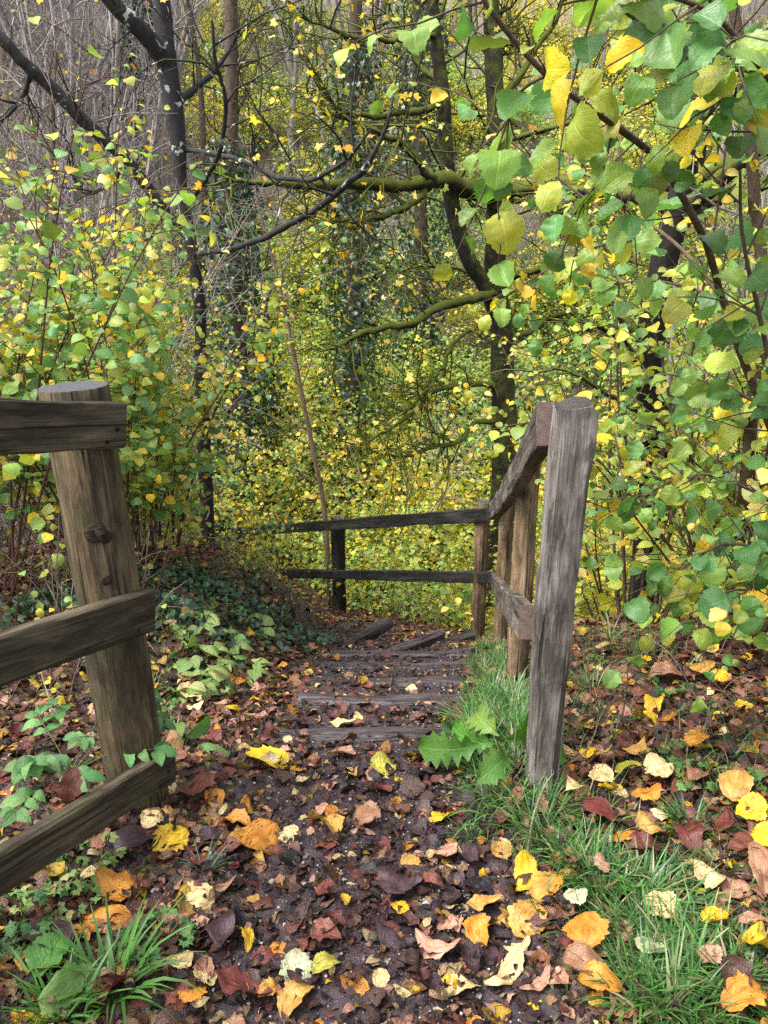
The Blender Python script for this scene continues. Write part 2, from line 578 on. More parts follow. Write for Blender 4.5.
def ground_mat():
    t = NT('woodland_soil')
    pos = t.n('ShaderNodeNewGeometry').outputs['Position']
    big = t.noise(pos, 2.2, 5, .65)
    mid = t.noise(pos, 14, 5, .7)
    fine = t.noise(pos, 110, 3, .7)
    mud = t.ramp(mid, [(.30, (.013, .008, .011)), (.52, (.034, .021, .026)), (.75, (.080, .054, .056))])
    mud = t.mix(t.math('MULTIPLY', t.ramp(big, [(.45, (0, 0, 0)), (.65, (1, 1, 1))]), .6), mud, (.045, .022, .014))
    vo = t.n('ShaderNodeTexVoronoi', _Scale=85.0)
    t.l(pos, vo.inputs['Vector'])
    sepc = t.n('ShaderNodeSeparateColor')
    t.l(vo.outputs['Color'], sepc.inputs[0])
    grit = t.math('MULTIPLY', t.ramp(vo.outputs['Distance'], [(.20, (1, 1, 1)), (.42, (0, 0, 0))]), t.ramp(sepc.outputs[0], [(.62, (0, 0, 0)), (.75, (1, 1, 1))]))
    mud = t.mix(t.math('MULTIPLY', grit, .8), mud, t.mix(sepc.outputs[1], (.09, .065, .06), (.24, .19, .17)))
    # litter of small fragments off the path and far away
    vo2 = t.n('ShaderNodeTexVoronoi', _Scale=24.0)
    t.l(pos, vo2.inputs['Vector'])
    sep2 = t.n('ShaderNodeSeparateColor')
    t.l(vo2.outputs['Color'], sep2.inputs[0])
    lit = t.ramp(sep2.outputs[0], [(0, (.035, .02, .014)), (.3, (.10, .05, .025)), (.5, (.05, .07, .02)), (.68, (.17, .15, .035)), (.82, (.035, .055, .022)), (.93, (.24, .16, .04)), (1, (.2, .13, .08))])
    lit = t.mix(t.ramp(vo2.outputs['Distance'], [(.3, (0, 0, 0)), (.8, (.9, .9, .9))]), lit, (.015, .012, .009))
    far = t.n('ShaderNodeAttribute', attribute_name='Col').outputs['Color']
    sf = t.n('ShaderNodeSeparateColor')
    t.l(far, sf.inputs[0])
    col = t.mix(t.math('MULTIPLY', sf.outputs[0], t.ramp(mid, [(.3, (.5, .5, .5)), (.6, (1, 1, 1))])), mud, lit)
    hill = t.mix(sep2.outputs[1], (.10, .07, .06), (.24, .18, .155))
    col = t.mix(sf.outputs[1], col, hill)
    p = t.n('ShaderNodeBsdfPrincipled')
    t.l(col, p.inputs['Base Color'])
    t.l(t.math('SUBTRACT', .72, t.math('MULTIPLY', t.ramp(big, [(.4, (0, 0, 0)), (.6, (1, 1, 1))]), .35)), p.inputs['Roughness'])
    b = t.n('ShaderNodeBump', _Strength=1.0, _Distance=.022)
    t.l(t.math('ADD', t.math('ADD', t.math('MULTIPLY', mid, 1.0), t.math('MULTIPLY', fine, .35)), t.math('MULTIPLY', grit, .35)), b.inputs['Height'])
    t.l(b.outputs[0], p.inputs['Normal'])
    t.l(p.outputs[0], t.out.inputs[0])
    return t.mat


def stone_mat():
    t = NT('pebble_stone')
    oi = t.n('ShaderNodeObjectInfo')
    oc = t.n('ShaderNodeTexCoord').outputs['Object']
    n = t.noise(oc, 25, 5, .7)
    at_ = t.n('ShaderNodeAttribute', attribute_name='Col').outputs['Color']
    c = t.mix(1.0, oi.outputs['Color'], at_, 'MULTIPLY')
    c = t.mix(t.ramp(n, [(.35, (0, 0, 0)), (.7, (1, 1, 1))]), t.mix(1.0, c, (.55, .5, .5), 'MULTIPLY'), c)
    p = t.n('ShaderNodeBsdfPrincipled', _Roughness=.6)
    t.l(c, p.inputs['Base Color'])
    b = t.n('ShaderNodeBump', _Strength=.4, _Distance=.004)
    t.l(n, b.inputs['Height'])
    t.l(b.outputs[0], p.inputs['Normal'])
    t.l(p.outputs[0], t.out.inputs[0])
    return t.mat


M_LEAF = leaf_mat('living_leaf', transl=.40, rough=.40, spots=.30, veins=.30, bump=.35, vb=.35, n2s=5.0)
M_FAR = leaf_mat('distant_leaf', transl=.42, rough=.55, detail=False, spec=.25)
M_IVY = leaf_mat('ivy_leaf', transl=.12, rough=.38, detail=False, spec=.5)
M_LITTER = leaf_mat('fallen_leaf', transl=.06, rough=.40, spots=.9, veins=.10, spot=(.05, .02, .014), blotch=(.45, .33, .30), bk=.85, bump=1.0, vb=.1)
M_FALLEN = leaf_mat('fallen_leaf_single', obj_color=True, transl=.08, rough=.46, spots=1.0, veins=.12, spot=(.10, .035, .016), blotch=(.62, .40, .30), bk=.8, bump=1.0, vb=.12)
M_HERB = leaf_mat('herb_leaf', transl=.3, rough=.4, spots=.08, veins=.45)
M_GRASS = leaf_mat('grass_blade', transl=.3, rough=.4, detail=False, spec=.45)
W_DARK = wood_mat('dark_weathered_rail', (.014, .010, .006), (.046, .033, .020), (.145, .110, .070), algae=.22)
W_POST = wood_mat('round_post_wood', (.020, .014, .008), (.085, .058, .031), (.22, .155, .085), algae=.3)
W_GREY = wood_mat('grey_weathered_timber', (.045, .038, .034), (.205, .176, .158), (.46, .41, .375), algae=.12)
W_RAIL = wood_mat('brown_weathered_rail', (.035, .027, .023), (.115, .09, .078), (.24, .195, .17), algae=.12)
W_BLACK = wood_mat('blackened_rail', (.008, .008, .008), (.020, .018, .017), (.055, .05, .045), algae=.1)
W_TAN = wood_mat('tan_round_post', (.07, .042, .024), (.22, .142, .080), (.36, .25, .155), algae=.1)
W_STEP = wood_mat('wet_step_timber', (.020, .014, .016), (.050, .037, .041), (.105, .082, .088), rough=.38, wet=.2)
E_LIGHT = endgrain_mat('rail_end_grain', (.075, .045, .034), (.13, .085, .066))
E_DARK = endgrain_mat('post_end_grain', (.028, .028, .032), (.095, .095, .11))
E_SPLIT = endgrain_mat('split_post_top', (.02, .015, .012), (.11, .09, .08))
B_MOSS = bark_mat('mossy_bark', (.007, .006, .005), (.028, .022, .016), moss=.62)
B_LIMB = bark_mat('mossy_limb_bark', (.008, .007, .005), (.030, .024, .017), moss=.86, mosscol=(.085, .100, .012))
B_DARK = bark_mat('dark_lichen_bark', (.010, .009, .010), (.040, .036, .036), moss=.12, lichen=.25)
B_GREY = bark_mat('grey_twig_bark', (.12, .10, .09), (.34, .30, .275), moss=.1)
B_FAR = bark_mat('far_stem_bark', (.12, .10, .098), (.33, .29, .28), moss=.0)
B_BROWN = bark_mat('brown_stem_bark', (.035, .022, .015), (.11, .075, .05), moss=.1)
B_RED = bark_mat('reddish_stem_bark', (.04, .016, .014), (.13, .06, .045), moss=.0)
B_TAN = bark_mat('dead_stalk', (.10, .07, .05), (.30, .23, .17), moss=.0)
GROUND = ground_mat()
STONE = stone_mat()
# ------------------------------------------------------------------ ground sheet
def axis_pts(segs):
    out = []
    for a, b, s in segs:
        out.append(np.arange(a, b, s))
    return np.concatenate(out)


gx = axis_pts([(-160, -30, 10), (-30, -8, 1.2), (-8, -2.4, .16), (-2.4, 2.2, .028), (2.2, 8, .16), (8, 30, 1.2), (30, 161, 10)])
gy = axis_pts([(-160, -20, 14), (-20, -2, 1.5), (-2, .9, .2), (.9, 4.2, .026), (4.2, 8, .06), (8, 14, .2), (14, 45, .8), (45, 240, 8)])
GX, GY = np.meshgrid(gx, gy)
GZ = H(GX, GY)
near = sstep(6, 3.5, GY) * sstep(2.6, 1.8, np.abs(GX))
GZ = GZ + near * ((vnoise(GX, GY, .07, 6) - .5) * .022 + (vnoise(GX, GY, .035, 7) - .5) * .010)
pm = path_mask(GX, GY) * sstep(11, 7, GY) * sstep(-3, 0, GY)
hillz = sstep(16, 34, GY + 2 * (vnoise(GX, GY, 5, 8) - .5))
gc = np.stack([1 - pm, hillz, np.zeros_like(pm)], -1)
g = Geo()
ny, nx = GX.shape
I = np.arange(ny - 1)[:, None] * nx + np.arange(nx - 1)
g.add(np.stack([GX, GY, GZ], -1).reshape(-1, 3), np.stack([I, I + 1, I + nx + 1, I + nx], -1).reshape(-1, 4), None, gc.reshape(-1, 3))
tag(g.build('ground', GROUND), kind='structure')


# ------------------------------------------------------------------ timber
LOCAL = {}


def timber(name, parent, p0, p1, up, width, thick, mats, n=26, bev=.006, rough=.004, shape='board', base=None, taper=0.0, bow=0.0, broken=0.0, seed=0, chamfer=.0, warp=0.0):
    """one piece of timber from p0 to p1: local X along it, Y its width (towards up), Z its thickness"""
    base = np.array(parent.location) if parent is not None else np.zeros(3)
    p0, p1 = np.asarray(p0, float), np.asarray(p1, float)
    Ln = np.linalg.norm(p1 - p0)
    X = (p1 - p0) / Ln
    Z = nrm(np.cross(X, up))
    Y = np.cross(Z, X)
    w, t = width / 2, thick / 2
    if shape == 'round':
        k = 28
        th = np.arange(k) * 2 * math.pi / k
        ring = np.stack([np.cos(th) * w, np.sin(th) * t], -1)
    else:
        b = bev
        ring = np.array([(-w, -t + b), (-w, 0), (-w, t - b), (-w + b, t), (-w / 2, t), (0, t), (w / 2, t), (w - b, t), (w, t - b), (w, 0), (w, -t + b), (w - b, -t), (w / 2, -t), (0, -t), (-w / 2, -t), (-w + b, -t)])
    k = len(ring)
    xs = np.linspace(0, Ln, n)
    xs = np.concatenate([[0, .004], xs[1:-1], [Ln - .004, Ln]])
    n = len(xs)
    V = np.zeros((n, k, 3))
    aj = np.arange(k)
    for i, x in enumerate(xs):
        s = 1 - taper * x / Ln
        e = (.965 if i in (0, n - 1) else 1.0)
        nz = (vnoise(np.full(k, x), aj * .05, .11, seed + 1) - .5) * 2 * rough + (vnoise(np.full(k, x), aj * .03, .5, seed + 2) - .5) * 2.5 * rough
        rr = np.linalg.norm(ring, axis=1, keepdims=True)
        V[i, :, 0] = x
        V[i, :, 1:] = ring * s * e + ring / rr * nz[:, None]
        V[i, :, 1] += bow * (1 - (2 * x / Ln - 1) ** 2)
        V[i, :, 2] += warp * math.sin(x / Ln * 3.0)
    if broken:
        r = np.random.default_rng(seed + 9)
        j = broken * (vnoise(aj * .35, aj * 0, .5, seed) - .25) + broken * .25 * r.random(k)
        for q in (1, 2, 3):
            V[n - q, :, 0] -= j * (1.0, .8, .3)[q - 1]
    g = Geo()
    i = np.arange(n - 1)[:, None] * k
    F = np.stack([i + aj, i + (aj + 1) % k, i + k + (aj + 1) % k, i + k + aj], -1).reshape(-1, 4)
    g.add(V.reshape(-1, 3), F, None)
    for e, row in ((0, 0), (1, n - 1)):
        c = V[row].mean(0)
        if broken and e:
            c[0] -= broken * 1.0
        mid = V[row] * (.72 if broken else .5) + c * (.28 if broken else .5)
        if broken and e:
            mid[:, 0] += broken * .22 * np.random.default_rng(seed).standard_normal(k)
        VV = np.vstack([V[row], mid, c])
        f4 = [[q, (q + 1) % k, k + (q + 1) % k, k + q] for q in range(k)]
        f3 = [[k + q, k + (q + 1) % k, 2 * k] for q in range(k)]
        if e == 0:
            f4 = [f[::-1] for f in f4]
            f3 = [f[::-1] for f in f3]
        g.add(VV, f4, f3, m=1)
    ob = g.build(name, mats, parent, sharp=38)
    LOCAL[ob.name] = ob.matrix_local = Matrix(((X[0], Y[0], Z[0], p0[0] - base[0]), (X[1], Y[1], Z[1], p0[1] - base[1]), (X[2], Y[2], Z[2], p0[2] - base[2]), (0, 0, 0, 1)))
    return ob


UP = np.array([0, 0, 1.0])


def nail(parent_board, p, nrm_dir):
    """a rusty nail head driven into a board"""
    g = Geo()
    a = nrm(np.asarray(nrm_dir, float))
    tube(g, [np.asarray(p) - a * .004, np.asarray(p) + a * .0015], .0055, 8, (.3, .2, .16))
    par = parent_board
    ob = g.build('nail', B_DARK)
    ob.parent = par
    ob.matrix_parent_inverse = (Matrix.Translation(par.parent.location) @ LOCAL[par.name]).inverted()
    return ob


# --- fence beside the viewer: fat round post, three descending boards
ld = nrm(np.array([.486, .997, -.16]))
fl = thing('wooden_fence', 'dark wooden fence of a fat round post and three sloping boards beside the mud path', 'fence', (-.82, 2.04, 0))
pbase, ptop = np.array([-.768, 2.095, -.35]), np.array([-.818, 2.035, 1.325])
post = timber('post', fl, pbase, ptop, (0, 1, 0), .178, .178, [W_POST, E_DARK], shape='round', rough=.004, n=40, taper=.03, seed=3)
g = Geo()
for ki, (zz, aa, s) in enumerate(((.94, -.05, .030), (.925, .22, .020), (.80, .05, .016), (.62, -.5, .014))):
    g = Geo()
    c = pbase + (ptop - pbase) * ((zz + .35) / 1.675)
    o = np.array([math.sin(aa + .36), -math.cos(aa + .36), 0])
    tube(g, [c + o * .080, c + o * .0885, c + o * .0905, c + o * .0900], [s, s * .95, s * .6, s * .25], 16, (.30, .26, .24))
    g.build('knot', W_POST, post).matrix_parent_inverse = (Matrix.Translation(fl.location) @ LOCAL[post.name]).inverted()
sd = np.array([ld[1], -ld[0], 0])
sd = nrm(sd)
post2 = timber('post', fl, (-1.63, .50, -.2), (-1.66, .48, 1.52), (0, 1, 0), .17, .17, [W_POST, E_DARK], shape='round', seed=8)
for (e, w, nm, sdv) in ((at(121, 425, 2.015), .128, 'board', 1), (at(150, 609, 2.05), .122, 'board', 2), (at(171, 763, 2.06), .118, 'board', 3)):
    b = timber('rail', fl, e - ld * 1.75, e, UP, w, .044, [W_DARK, E_DARK], seed=10 + sdv, rough=.0035, n=40, bow=.008 * (2 - sdv))
    for q in (.035, .075):
        nail(b, e - ld * q + UP * (.02 - q * .8) + sd * .0225, sd)

# --- fence down the steps on the other side
fr = thing('wooden_fence', 'grey brown wooden fence with a tall square end post sloping down beside the steps', 'fence', (.53, 2.15, 0))
near_post = timber('post', fr, (.526, 2.17, -.30), (.533, 2.13, 1.275), (0, 1, 0), .095, .099, [W_GREY, E_SPLIT], n=60, bev=.012, rough=.006, broken=.045, taper=-.13, seed=21, warp=.012)
near_post['label'] = 'tall square grey post with a split rotten top'
a0, a1 = at(546, 423, 2.27), at(493, 511, 5.95)
r1 = timber('rail', fr, a0, a1, UP, .135, .058, [W_RAIL, E_LIGHT], n=50, rough=.004, bow=-.035, seed=31, bev=.005)
b0, b1 = at(527, 622, 2.27), at(494, 579, 5.95)
r2 = timber('rail', fr, b0, b1, UP, .12, .055, [W_RAIL, E_LIGHT], n=50, rough=.004, bow=-.02, seed=32, bev=.005)
pp = [(at(556, 470, 2.40), .06, 1.20, 'square', W_TAN), (at(526, 500, 3.62), .112, 1.12, 'round', W_TAN), (at(506, 512, 5.25), .10, 1.12, 'round', W_TAN)]
for i, (q, w, hgt, shp, wm) in enumerate(pp):
    zb = float(H(q[0], q[1])) - .25
    zt = a0[2] + (a1[2] - a0[2]) * (q[1] - a0[1]) / (a1[1] - a0[1]) + (.10 if i else -.03)
    timber('post', fr, (q[0], q[1], zb), (q[0] + .005, q[1], zt), (0, 1, 0), w, w, [wm, E_LIGHT], shape='round' if shp == 'round' else 'board', seed=40 + i, rough=.004)

# --- fence across the bottom of the steps
c0, c1, c2 = at(487, 514.5, 6.02), at(334, 525, 8.2), at(233, 532, 10.35)
ff = thing('wooden_fence', 'low blackened two rail wooden fence crossing the view at the bottom of the steps', 'fence', (c1[0], c1[1], float(H(c1[0], c1[1]))))
fdir = nrm(c1 - c0)
c0b = c0 - fdir * .02
timber('rail', ff, c2 - fdir * -.0, c0b, UP, .115, .05, [W_BLACK, E_DARK], n=60, rough=.006, seed=51)
d0, d2 = at(490, 577.5, 6.0), at(270, 573, 9.2)
timber('rail', ff, d2, d0, UP, .105, .05, [W_BLACK, E_DARK], n=60, rough=.006, seed=52)
for i, (q, w, t_, shp, wm, zt) in enumerate(((at(478, 512, 6.12), .118, .118, 'round', W_TAN, .06), (at(334, 530, 8.28), .16, .10, 'board', W_BLACK, .03), (at(236, 535, 10.35), .13, .11, 'board', W_DARK, -.02))):
    q = q + np.array([FN[0], FN[1], 0]) * .05
    zb = float(H(q[0], q[1])) - .3
    rz = np.interp(q[1], [c0[1], c1[1], c2[1]], [c0[2], c1[2], c2[2]])
    pb = timber('post', ff, (q[0], q[1], zb), (q[0], q[1], rz + .06 + zt), (FD[0], FD[1], 0) if shp == 'board' else (0, 1, 0), w, t_, [wm, E_DARK], shape=shp, seed=60 + i)

# ------------------------------------------------------------------ timber steps
STEP_LINES = []
steps = [((265, 740), (418, 737), 'topmost timber step edge, half buried in mud and leaves', .12),
         ((318, 704), (452, 700), 'second timber step edge down from the top, strewn with leaves', .12),
         ((330, 686), (462, 683), 'third timber step edge down, wet and purple brown', .12),
         ((336, 674), (468, 669), 'fourth timber step edge down, where the flight starts to narrow', .12),
         ((340, 662), (470, 655), 'fifth timber step edge down, last one lying straight across', .12),
         ((352, 653), (418, 622), 'slanting timber step edge at the turn of the flight', .12),
         ((384, 654), (460, 629), 'slanting timber step edge nearest the round corner post', .12),
         ((318, 640), (352, 617), 'slanting timber step edge below the turn, by the black fence post', .11)]
for i, (a, b, lab, w) in enumerate(steps):
    A, B = ground_at(*a), ground_at(*b)
    if i >= 5:
        A, B = (np.array(q) for q in {5: ((-.30, 5.15, 0), (.48, 5.78, 0)), 6: ((-.05, 5.42, 0), (.74, 5.86, 0)), 7: ((-.62, 5.75, 0), (.05, 6.55, 0))}[i])
        A[2] = B[2] = float(H((A[0] + B[0]) / 2, (A[1] + B[1]) / 2)) + .02
    else:
        yk = 2.76 + .52 * i
        A = np.array([-.43 + .012 * i, yk + .03 * math.sin(i * 2.1), 0])
        B = np.array([.33 + .055 * i, yk + .03 * math.cos(i * 1.7), 0])
        A[2] = B[2] = float(np.mean(H(np.linspace(A[0], B[0], 7), np.full(7, yk - .05)))) + .010
    st = timber('timber_step', None, A - UP * .06, B - UP * .06 + UP * .004, UP, .12, .10 if i < 5 else .085, [W_STEP, E_DARK], n=30, bev=.014, rough=.010, seed=70 + i)
    tag(st, lab, 'step')
    STEP_LINES.append((A, B))
# ------------------------------------------------------------------ vegetation helpers
def line_from(p, d, L, n, droop=.0, wob=.12, up=0.0):
    """a wandering shoot"""
    P = [np.asarray(p, float)]
    d = nrm(np.asarray(d, float))
    st = L / (n - 1)
    for i in range(n - 1):
        d = nrm(d + wob * rng.standard_normal(3) + np.array([0, 0, up - droop * (i + 1) / n]))
        P.append(P[-1] + d * st)
    return np.array(P)


def side_dirs(T, ang, az):
    """direction leaving a shoot with tangent T at angle ang, azimuth az"""
    ref = np.array([0, 0, 1.0]) if abs(T[2]) < .9 else np.array([1.0, 0, 0])
    A = nrm(np.cross(T, ref))
    B = np.cross(A, T)
    return nrm(math.cos(ang) * T + math.sin(ang) * (math.cos(az) * A + math.sin(az) * B))


class Leaves:
    def __init__(s):
        s.P, s.A, s.N, s.S = [], [], [], []

    def along(s, P, step, size, light=(0, 0, 1), start=.1, hang=.35, jit=.45, keep=1.0, pet=.15):
        """alternate leaves along a twig"""
        seg = np.linalg.norm(np.diff(P, axis=0), axis=1)
        L = seg.sum()
        n = int(L * (1 - start) / step)
        if n < 1:
            return
        cum = np.concatenate([[0], np.cumsum(seg)])
        for q, sx in enumerate(np.linspace(L * start, L, n + 1)):
            if rng.random() > keep:
                continue
            i = min(np.searchsorted(cum, sx) - 1, len(P) - 2)
            i = max(i, 0)
            T = nrm(P[i + 1] - P[i])
            p = P[i] + T * (sx - cum[i])
            hz = np.array([T[1], -T[0], 0])
            if np.linalg.norm(hz) < .2:
                a = rng.random() * 6.28
                hz = np.array([math.cos(a), math.sin(a), 0])
            sd = nrm(hz) * (1 if q % 2 else -1)
            if q == n:
                sd = sd * .1
            A = nrm(.5 * T + .85 * sd + np.array([0, 0, -hang]) + jit * .5 * rng.standard_normal(3))
            N = nrm(np.asarray(light, float) + jit * rng.standard_normal(3))
            z = size * (.42 + .72 * rng.random() ** .8) * (1 if q < n - 1 else .75)
            s.P.append(p + A * pet * z)
            s.A.append(A)
            s.N.append(N)
            s.S.append(z)

    def put(s, g, tpls, cols, w, jit=.18):
        if s.P:
            scatter(g, tpls, s.P, s.A, s.N, s.S, palette(len(s.P), cols, w, jit))


GR, CG, LG, YG, YE, PY, OR, BR = (.075, .185, .038), (.10, .24, .080), (.20, .33, .070), (.32, .37, .055), (.60, .45, .030), (.58, .49, .15), (.42, .20, .03), (.14, .06, .03)


def shrub(name, label, cat, base, n_stem, height, spread, leaf, tpls, lm, cols, w, bark, group=None, step=.07, keep=.85, twig=.45, twigs=7, r0=.012, light=(-.1, -.3, .8), lean=(0, 0), bare_top=0.0, sides=5, hang=.35, start=.22):
    """many stemmed shrub: arching stems, side twigs, leaves set alternately on the twigs"""
    base = np.asarray(base, float)
    root = thing(name, label, cat, base, group)
    gs, lv = Geo(), Leaves()
    for k in range(n_stem):
        az = 6.283 * (k + rng.random() * .8) / n_stem
        tilt = spread * (.3 + .8 * rng.random())
        d = np.array([math.sin(tilt) * math.cos(az) + lean[0], math.sin(tilt) * math.sin(az) + lean[1], math.cos(tilt)])
        L = height * (.7 + .4 * rng.random())
        P = line_from(base + np.array([.12 * math.cos(az), .12 * math.sin(az), -.1]), d, L, 10, droop=.10 + .10 * rng.random(), wob=.07)
        rr = r0 * (.6 + .6 * rng.random())
        tube(gs, P, np.linspace(rr, rr * .25, 10), sides)
        nt_ = int(twigs * (.7 + .6 * rng.random()))
        for q in range(nt_):
            f = start + (1 - start) * (q + rng.random()) / nt_
            i = min(int(f * 9), 8)
            p = P[i] + (P[i + 1] - P[i]) * (f * 9 - i)
            T = nrm(P[i + 1] - P[i])
            dd = side_dirs(T, .75 + .3 * rng.random(), rng.random() * 6.283)
            tw = line_from(p, dd, twig * (.5 + .8 * rng.random()) * (1.15 - .5 * f), 5, droop=.12, wob=.12)
            tube(gs, tw, np.linspace(rr * .38, rr * .16, 5), 3 if sides < 6 else 4)
            kp = keep * (1 if f < 1 - bare_top else .25)
            lv.along(tw, step, leaf, light, .08, hang, keep=kp)
            if rng.random() < .6:
                t2 = line_from(tw[2], side_dirs(nrm(tw[3] - tw[2]), .8, rng.random() * 6.28), twig * .4, 4, droop=.1, wob=.12)
                tube(gs, t2, np.linspace(rr * .22, rr * .1, 4), 3)
                lv.along(t2, step, leaf, light, .1, hang, keep=kp)
        lv.along(P[6:], step, leaf, light, .3, hang, keep=keep * (.2 if bare_top else 1))
    gs.build('stem', bark, root, base)
    gl = Geo()
    lv.put(gl, tpls, cols, w)
    if gl.n:
        gl.build('foliage', lm, root, base)
    return root


def gbase(x, y, dz=0.0):
    return np.array([x, y, float(H(x, y)) + dz])


# ------------------------------------------------------------------ traced trees
def traced(g, pts, r, n=None, k=8, lump=.05, jit=.0):
    """a limb through (px, py, d) points; r: radii at the ends (or one per point)"""
    P = np.array([at(*p) for p in pts])
    n = n or max(6, len(P) * 5)
    Q = smooth_line(P, n)
    if jit:
        Q = Q + jit * np.cumsum(rng.standard_normal(Q.shape), 0) * .3
        Q = Q - np.linspace(0, 1, n)[:, None] * (Q[-1] - P[-1])
    rr = np.interp(np.linspace(0, 1, n), np.linspace(0, 1, len(r)), r)
    tube(g, Q, rr, k, lump=lump)
    return Q


def sub_twigs(g, gl, lv, Q, n, Lr, r, levels=2, droop=.05, leaf=0, step=.2, keep=.4, start=.15, up=.02, ang=(.6, 1.2), light=(0, -.3, .8)):
    for _ in range(n):
        f = start + (1 - start) * rng.random()
        i = min(int(f * (len(Q) - 1)), len(Q) - 2)
        T = nrm(Q[i + 1] - Q[i])
        dd = side_dirs(T, ang[0] + (ang[1] - ang[0]) * rng.random(), rng.random() * 6.283)
        L = Lr[0] + (Lr[1] - Lr[0]) * rng.random()
        P = line_from(Q[i], dd, L, 7, droop=droop, wob=.22, up=up)
        tube(g, P, np.linspace(r, r * .35, 7), 4)
        if levels > 1:
            sub_twigs(g, gl, lv, P, 4, (L * .25, L * .6), r * .5, levels - 1, droop, leaf, step, keep, .2, up, ang, light)
        if leaf:
            lv.along(P, step, leaf, light, .3, .5, jit=.7, keep=keep)


# the mossy twin stemmed tree beyond the fence
D0 = 8.6
mb = at(506, 470, D0)
mb[2] = float(H(mb[0], mb[1])) - .1
mt = thing('mossy_tree', 'mossy twin stemmed tree with long level limbs just beyond the round corner post', 'tree', mb)
gT = Geo()
P0 = [tuple(mb)]
Q_r = np.vstack([mb, at(505, 470, D0), at(503, 390, D0), at(501, 325, D0), at(495, 270, D0), at(498, 165, D0), at(494, 80, D0 + .1), at(490, -20, D0 + .2), at(484, -160, D0 + .3)])
Qr = smooth_line(Q_r, 44)
tube(gT, Qr, np.interp(np.linspace(0, 1, 44), [0, .3, .5, .8, 1], [.17, .128, .11, .085, .06]), 14, lump=.05)
Ql = smooth_line(np.array([at(498, 318, D0), at(484, 283, D0 - .05), at(468, 258, D0 - .1), at(451, 200, D0 - .15), at(446, 150, D0 - .2), at(443, 95, D0 - .2), at(436, 40, D0 - .2), at(428, -40, D0 - .2), at(420, -150, D0)]), 40)
tube(gT, Ql, np.interp(np.linspace(0, 1, 40), [0, .4, 1], [.085, .08, .05]), 12, lump=.05)
gT.build('trunk', B_MOSS, mt, mb)
limbs = [
    ([(497, 190, D0), (470, 190, D0 - .2), (440, 181, D0 - .5), (400, 187, D0 - .7), (350, 187, D0 - 1.0), (300, 186, D0 - 1.2), (262, 182, D0 - 1.4), (225, 178, D0 - 1.5)], [.09, .095, .075, .062, .04, .010]),
    ([(480, 191, D0 - .3), (520, 188, D0 - .5), (560, 186, D0 - .7), (600, 190, D0 - .9), (645, 194, D0 - 1.1), (700, 176, D0 - 1.2), (768, 142, D0 - 1.3), (830, 120, D0 - 1.4)], [.085, .08, .075, .07, .06, .05]),
    ([(438, 182, D0 - .5), (424, 165, D0 - .7), (404, 146, D0 - .9), (384, 134, D0 - 1.0), (352, 122, D0 - 1.2), (322, 112, D0 - 1.4)], [.05, .035, .03, .012]),
    ([(430, 188, D0 - .5), (408, 203, D0 - .7), (384, 212, D0 - .8), (350, 220, D0 - 1.0), (315, 222, D0 - 1.2)], [.05, .038, .03, .008]),
    ([(446, 102, D0 - .2), (415, 108, D0 - .4), (384, 112, D0 - .6), (345, 106, D0 - .8), (300, 96, D0 - 1)], [.04, .034, .028, .008]),
    ([(440, 34, D0 - .2), (410, 40, D0 - .4), (384, 42, D0 - .6), (340, 35, D0 - .9), (290, 15, D0 - 1.1)], [.035, .03, .025, .008]),
    ([(446, 190, D0 - .2), (470, 198, D0), (525, 203, D0 - .3), (560, 214, D0 - .5), (600, 232, D0 - .7)], [.04, .04, .03, .01]),
    ([(500, 290, D0), (480, 297, D0 - .2), (446, 308, D0 - .5), (414, 326, D0 - .8), (371, 332, D0 - 1.0), (330, 350, D0 - 1.2), (305, 352, D0 - 1.3)], [.07, .06, .045, .03, .008]),
    ([(503, 385, D0), (470, 382, D0 - .2), (430, 391, D0 - .5), (418, 408, D0 - .6), (380, 432, D0 - .9), (355, 448, D0 - 1)], [.05, .035, .025, .006]),
    ([(503, 420, D0), (476, 425, D0 - .2), (456, 444, D0 - .4), (430, 447, D0 - .6), (400, 457, D0 - .8), (365, 452, D0 - 1.0)], [.05, .035, .025, .006]),
    ([(470, 330, D0 - .3), (448, 345, D0 - .4), (438, 372, D0 - .5), (424, 395, D0 - .6), (400, 416, D0 - .7)], [.03, .028, .02, .006]),
    ([(499, 280, D0), (534, 275, D0 - .3), (580, 266, D0 - .6), (624, 262, D0 - .9), (660, 268, D0 - 1.1)], [.05, .04, .03, .01]),
    ([(502, 340, D0), (535, 330, D0 + .1), (560, 315, D0), (590, 312, D0 - .2)], [.05, .04, .03, .015]),
    ([(502, 318, D0), (470, 275, D0 + .3), (420, 268, D0 + .3), (380, 276, D0 + .2)], [.03, .025, .018, .006]),
    ([(495, 110, D0), (530, 60, D0 + .2), (560, 10, D0 + .3), (580, -60, D0 + .3)], [.05, .035, .03, .02]),
    ([(443, 90, D0), (410, 50, D0 + .1), (385, 0, D0 + .2), (370, -60, D0 + .3)], [.04, .03, .02, .02]),
    ([(497, 140, D0), (540, 130, D0 - .4), (590, 110, D0 - .7), (640, 70, D0 - 1)], [.04, .03, .02, .01]),
]
mt_leaves = Leaves()
for pts, r in limbs:
    gb = Geo()
    Q = traced(gb, pts, [q_ * .85 for q_ in r], n=len(pts) * 6, k=8, lump=.14, jit=.030)
    sub_twigs(gb, None, mt_leaves, Q, 13, (.35, 1.3), .010, 2, leaf=.115, step=.26, keep=.30, start=.2)
    sub_twigs(gb, None, mt_leaves, Q[len(Q) // 2:], 5, (.3, .9), .009, 2, leaf=.115, step=.22, keep=.34, start=.1)
    gb.build('limb', B_LIMB, mt, mb)
gb = Geo()
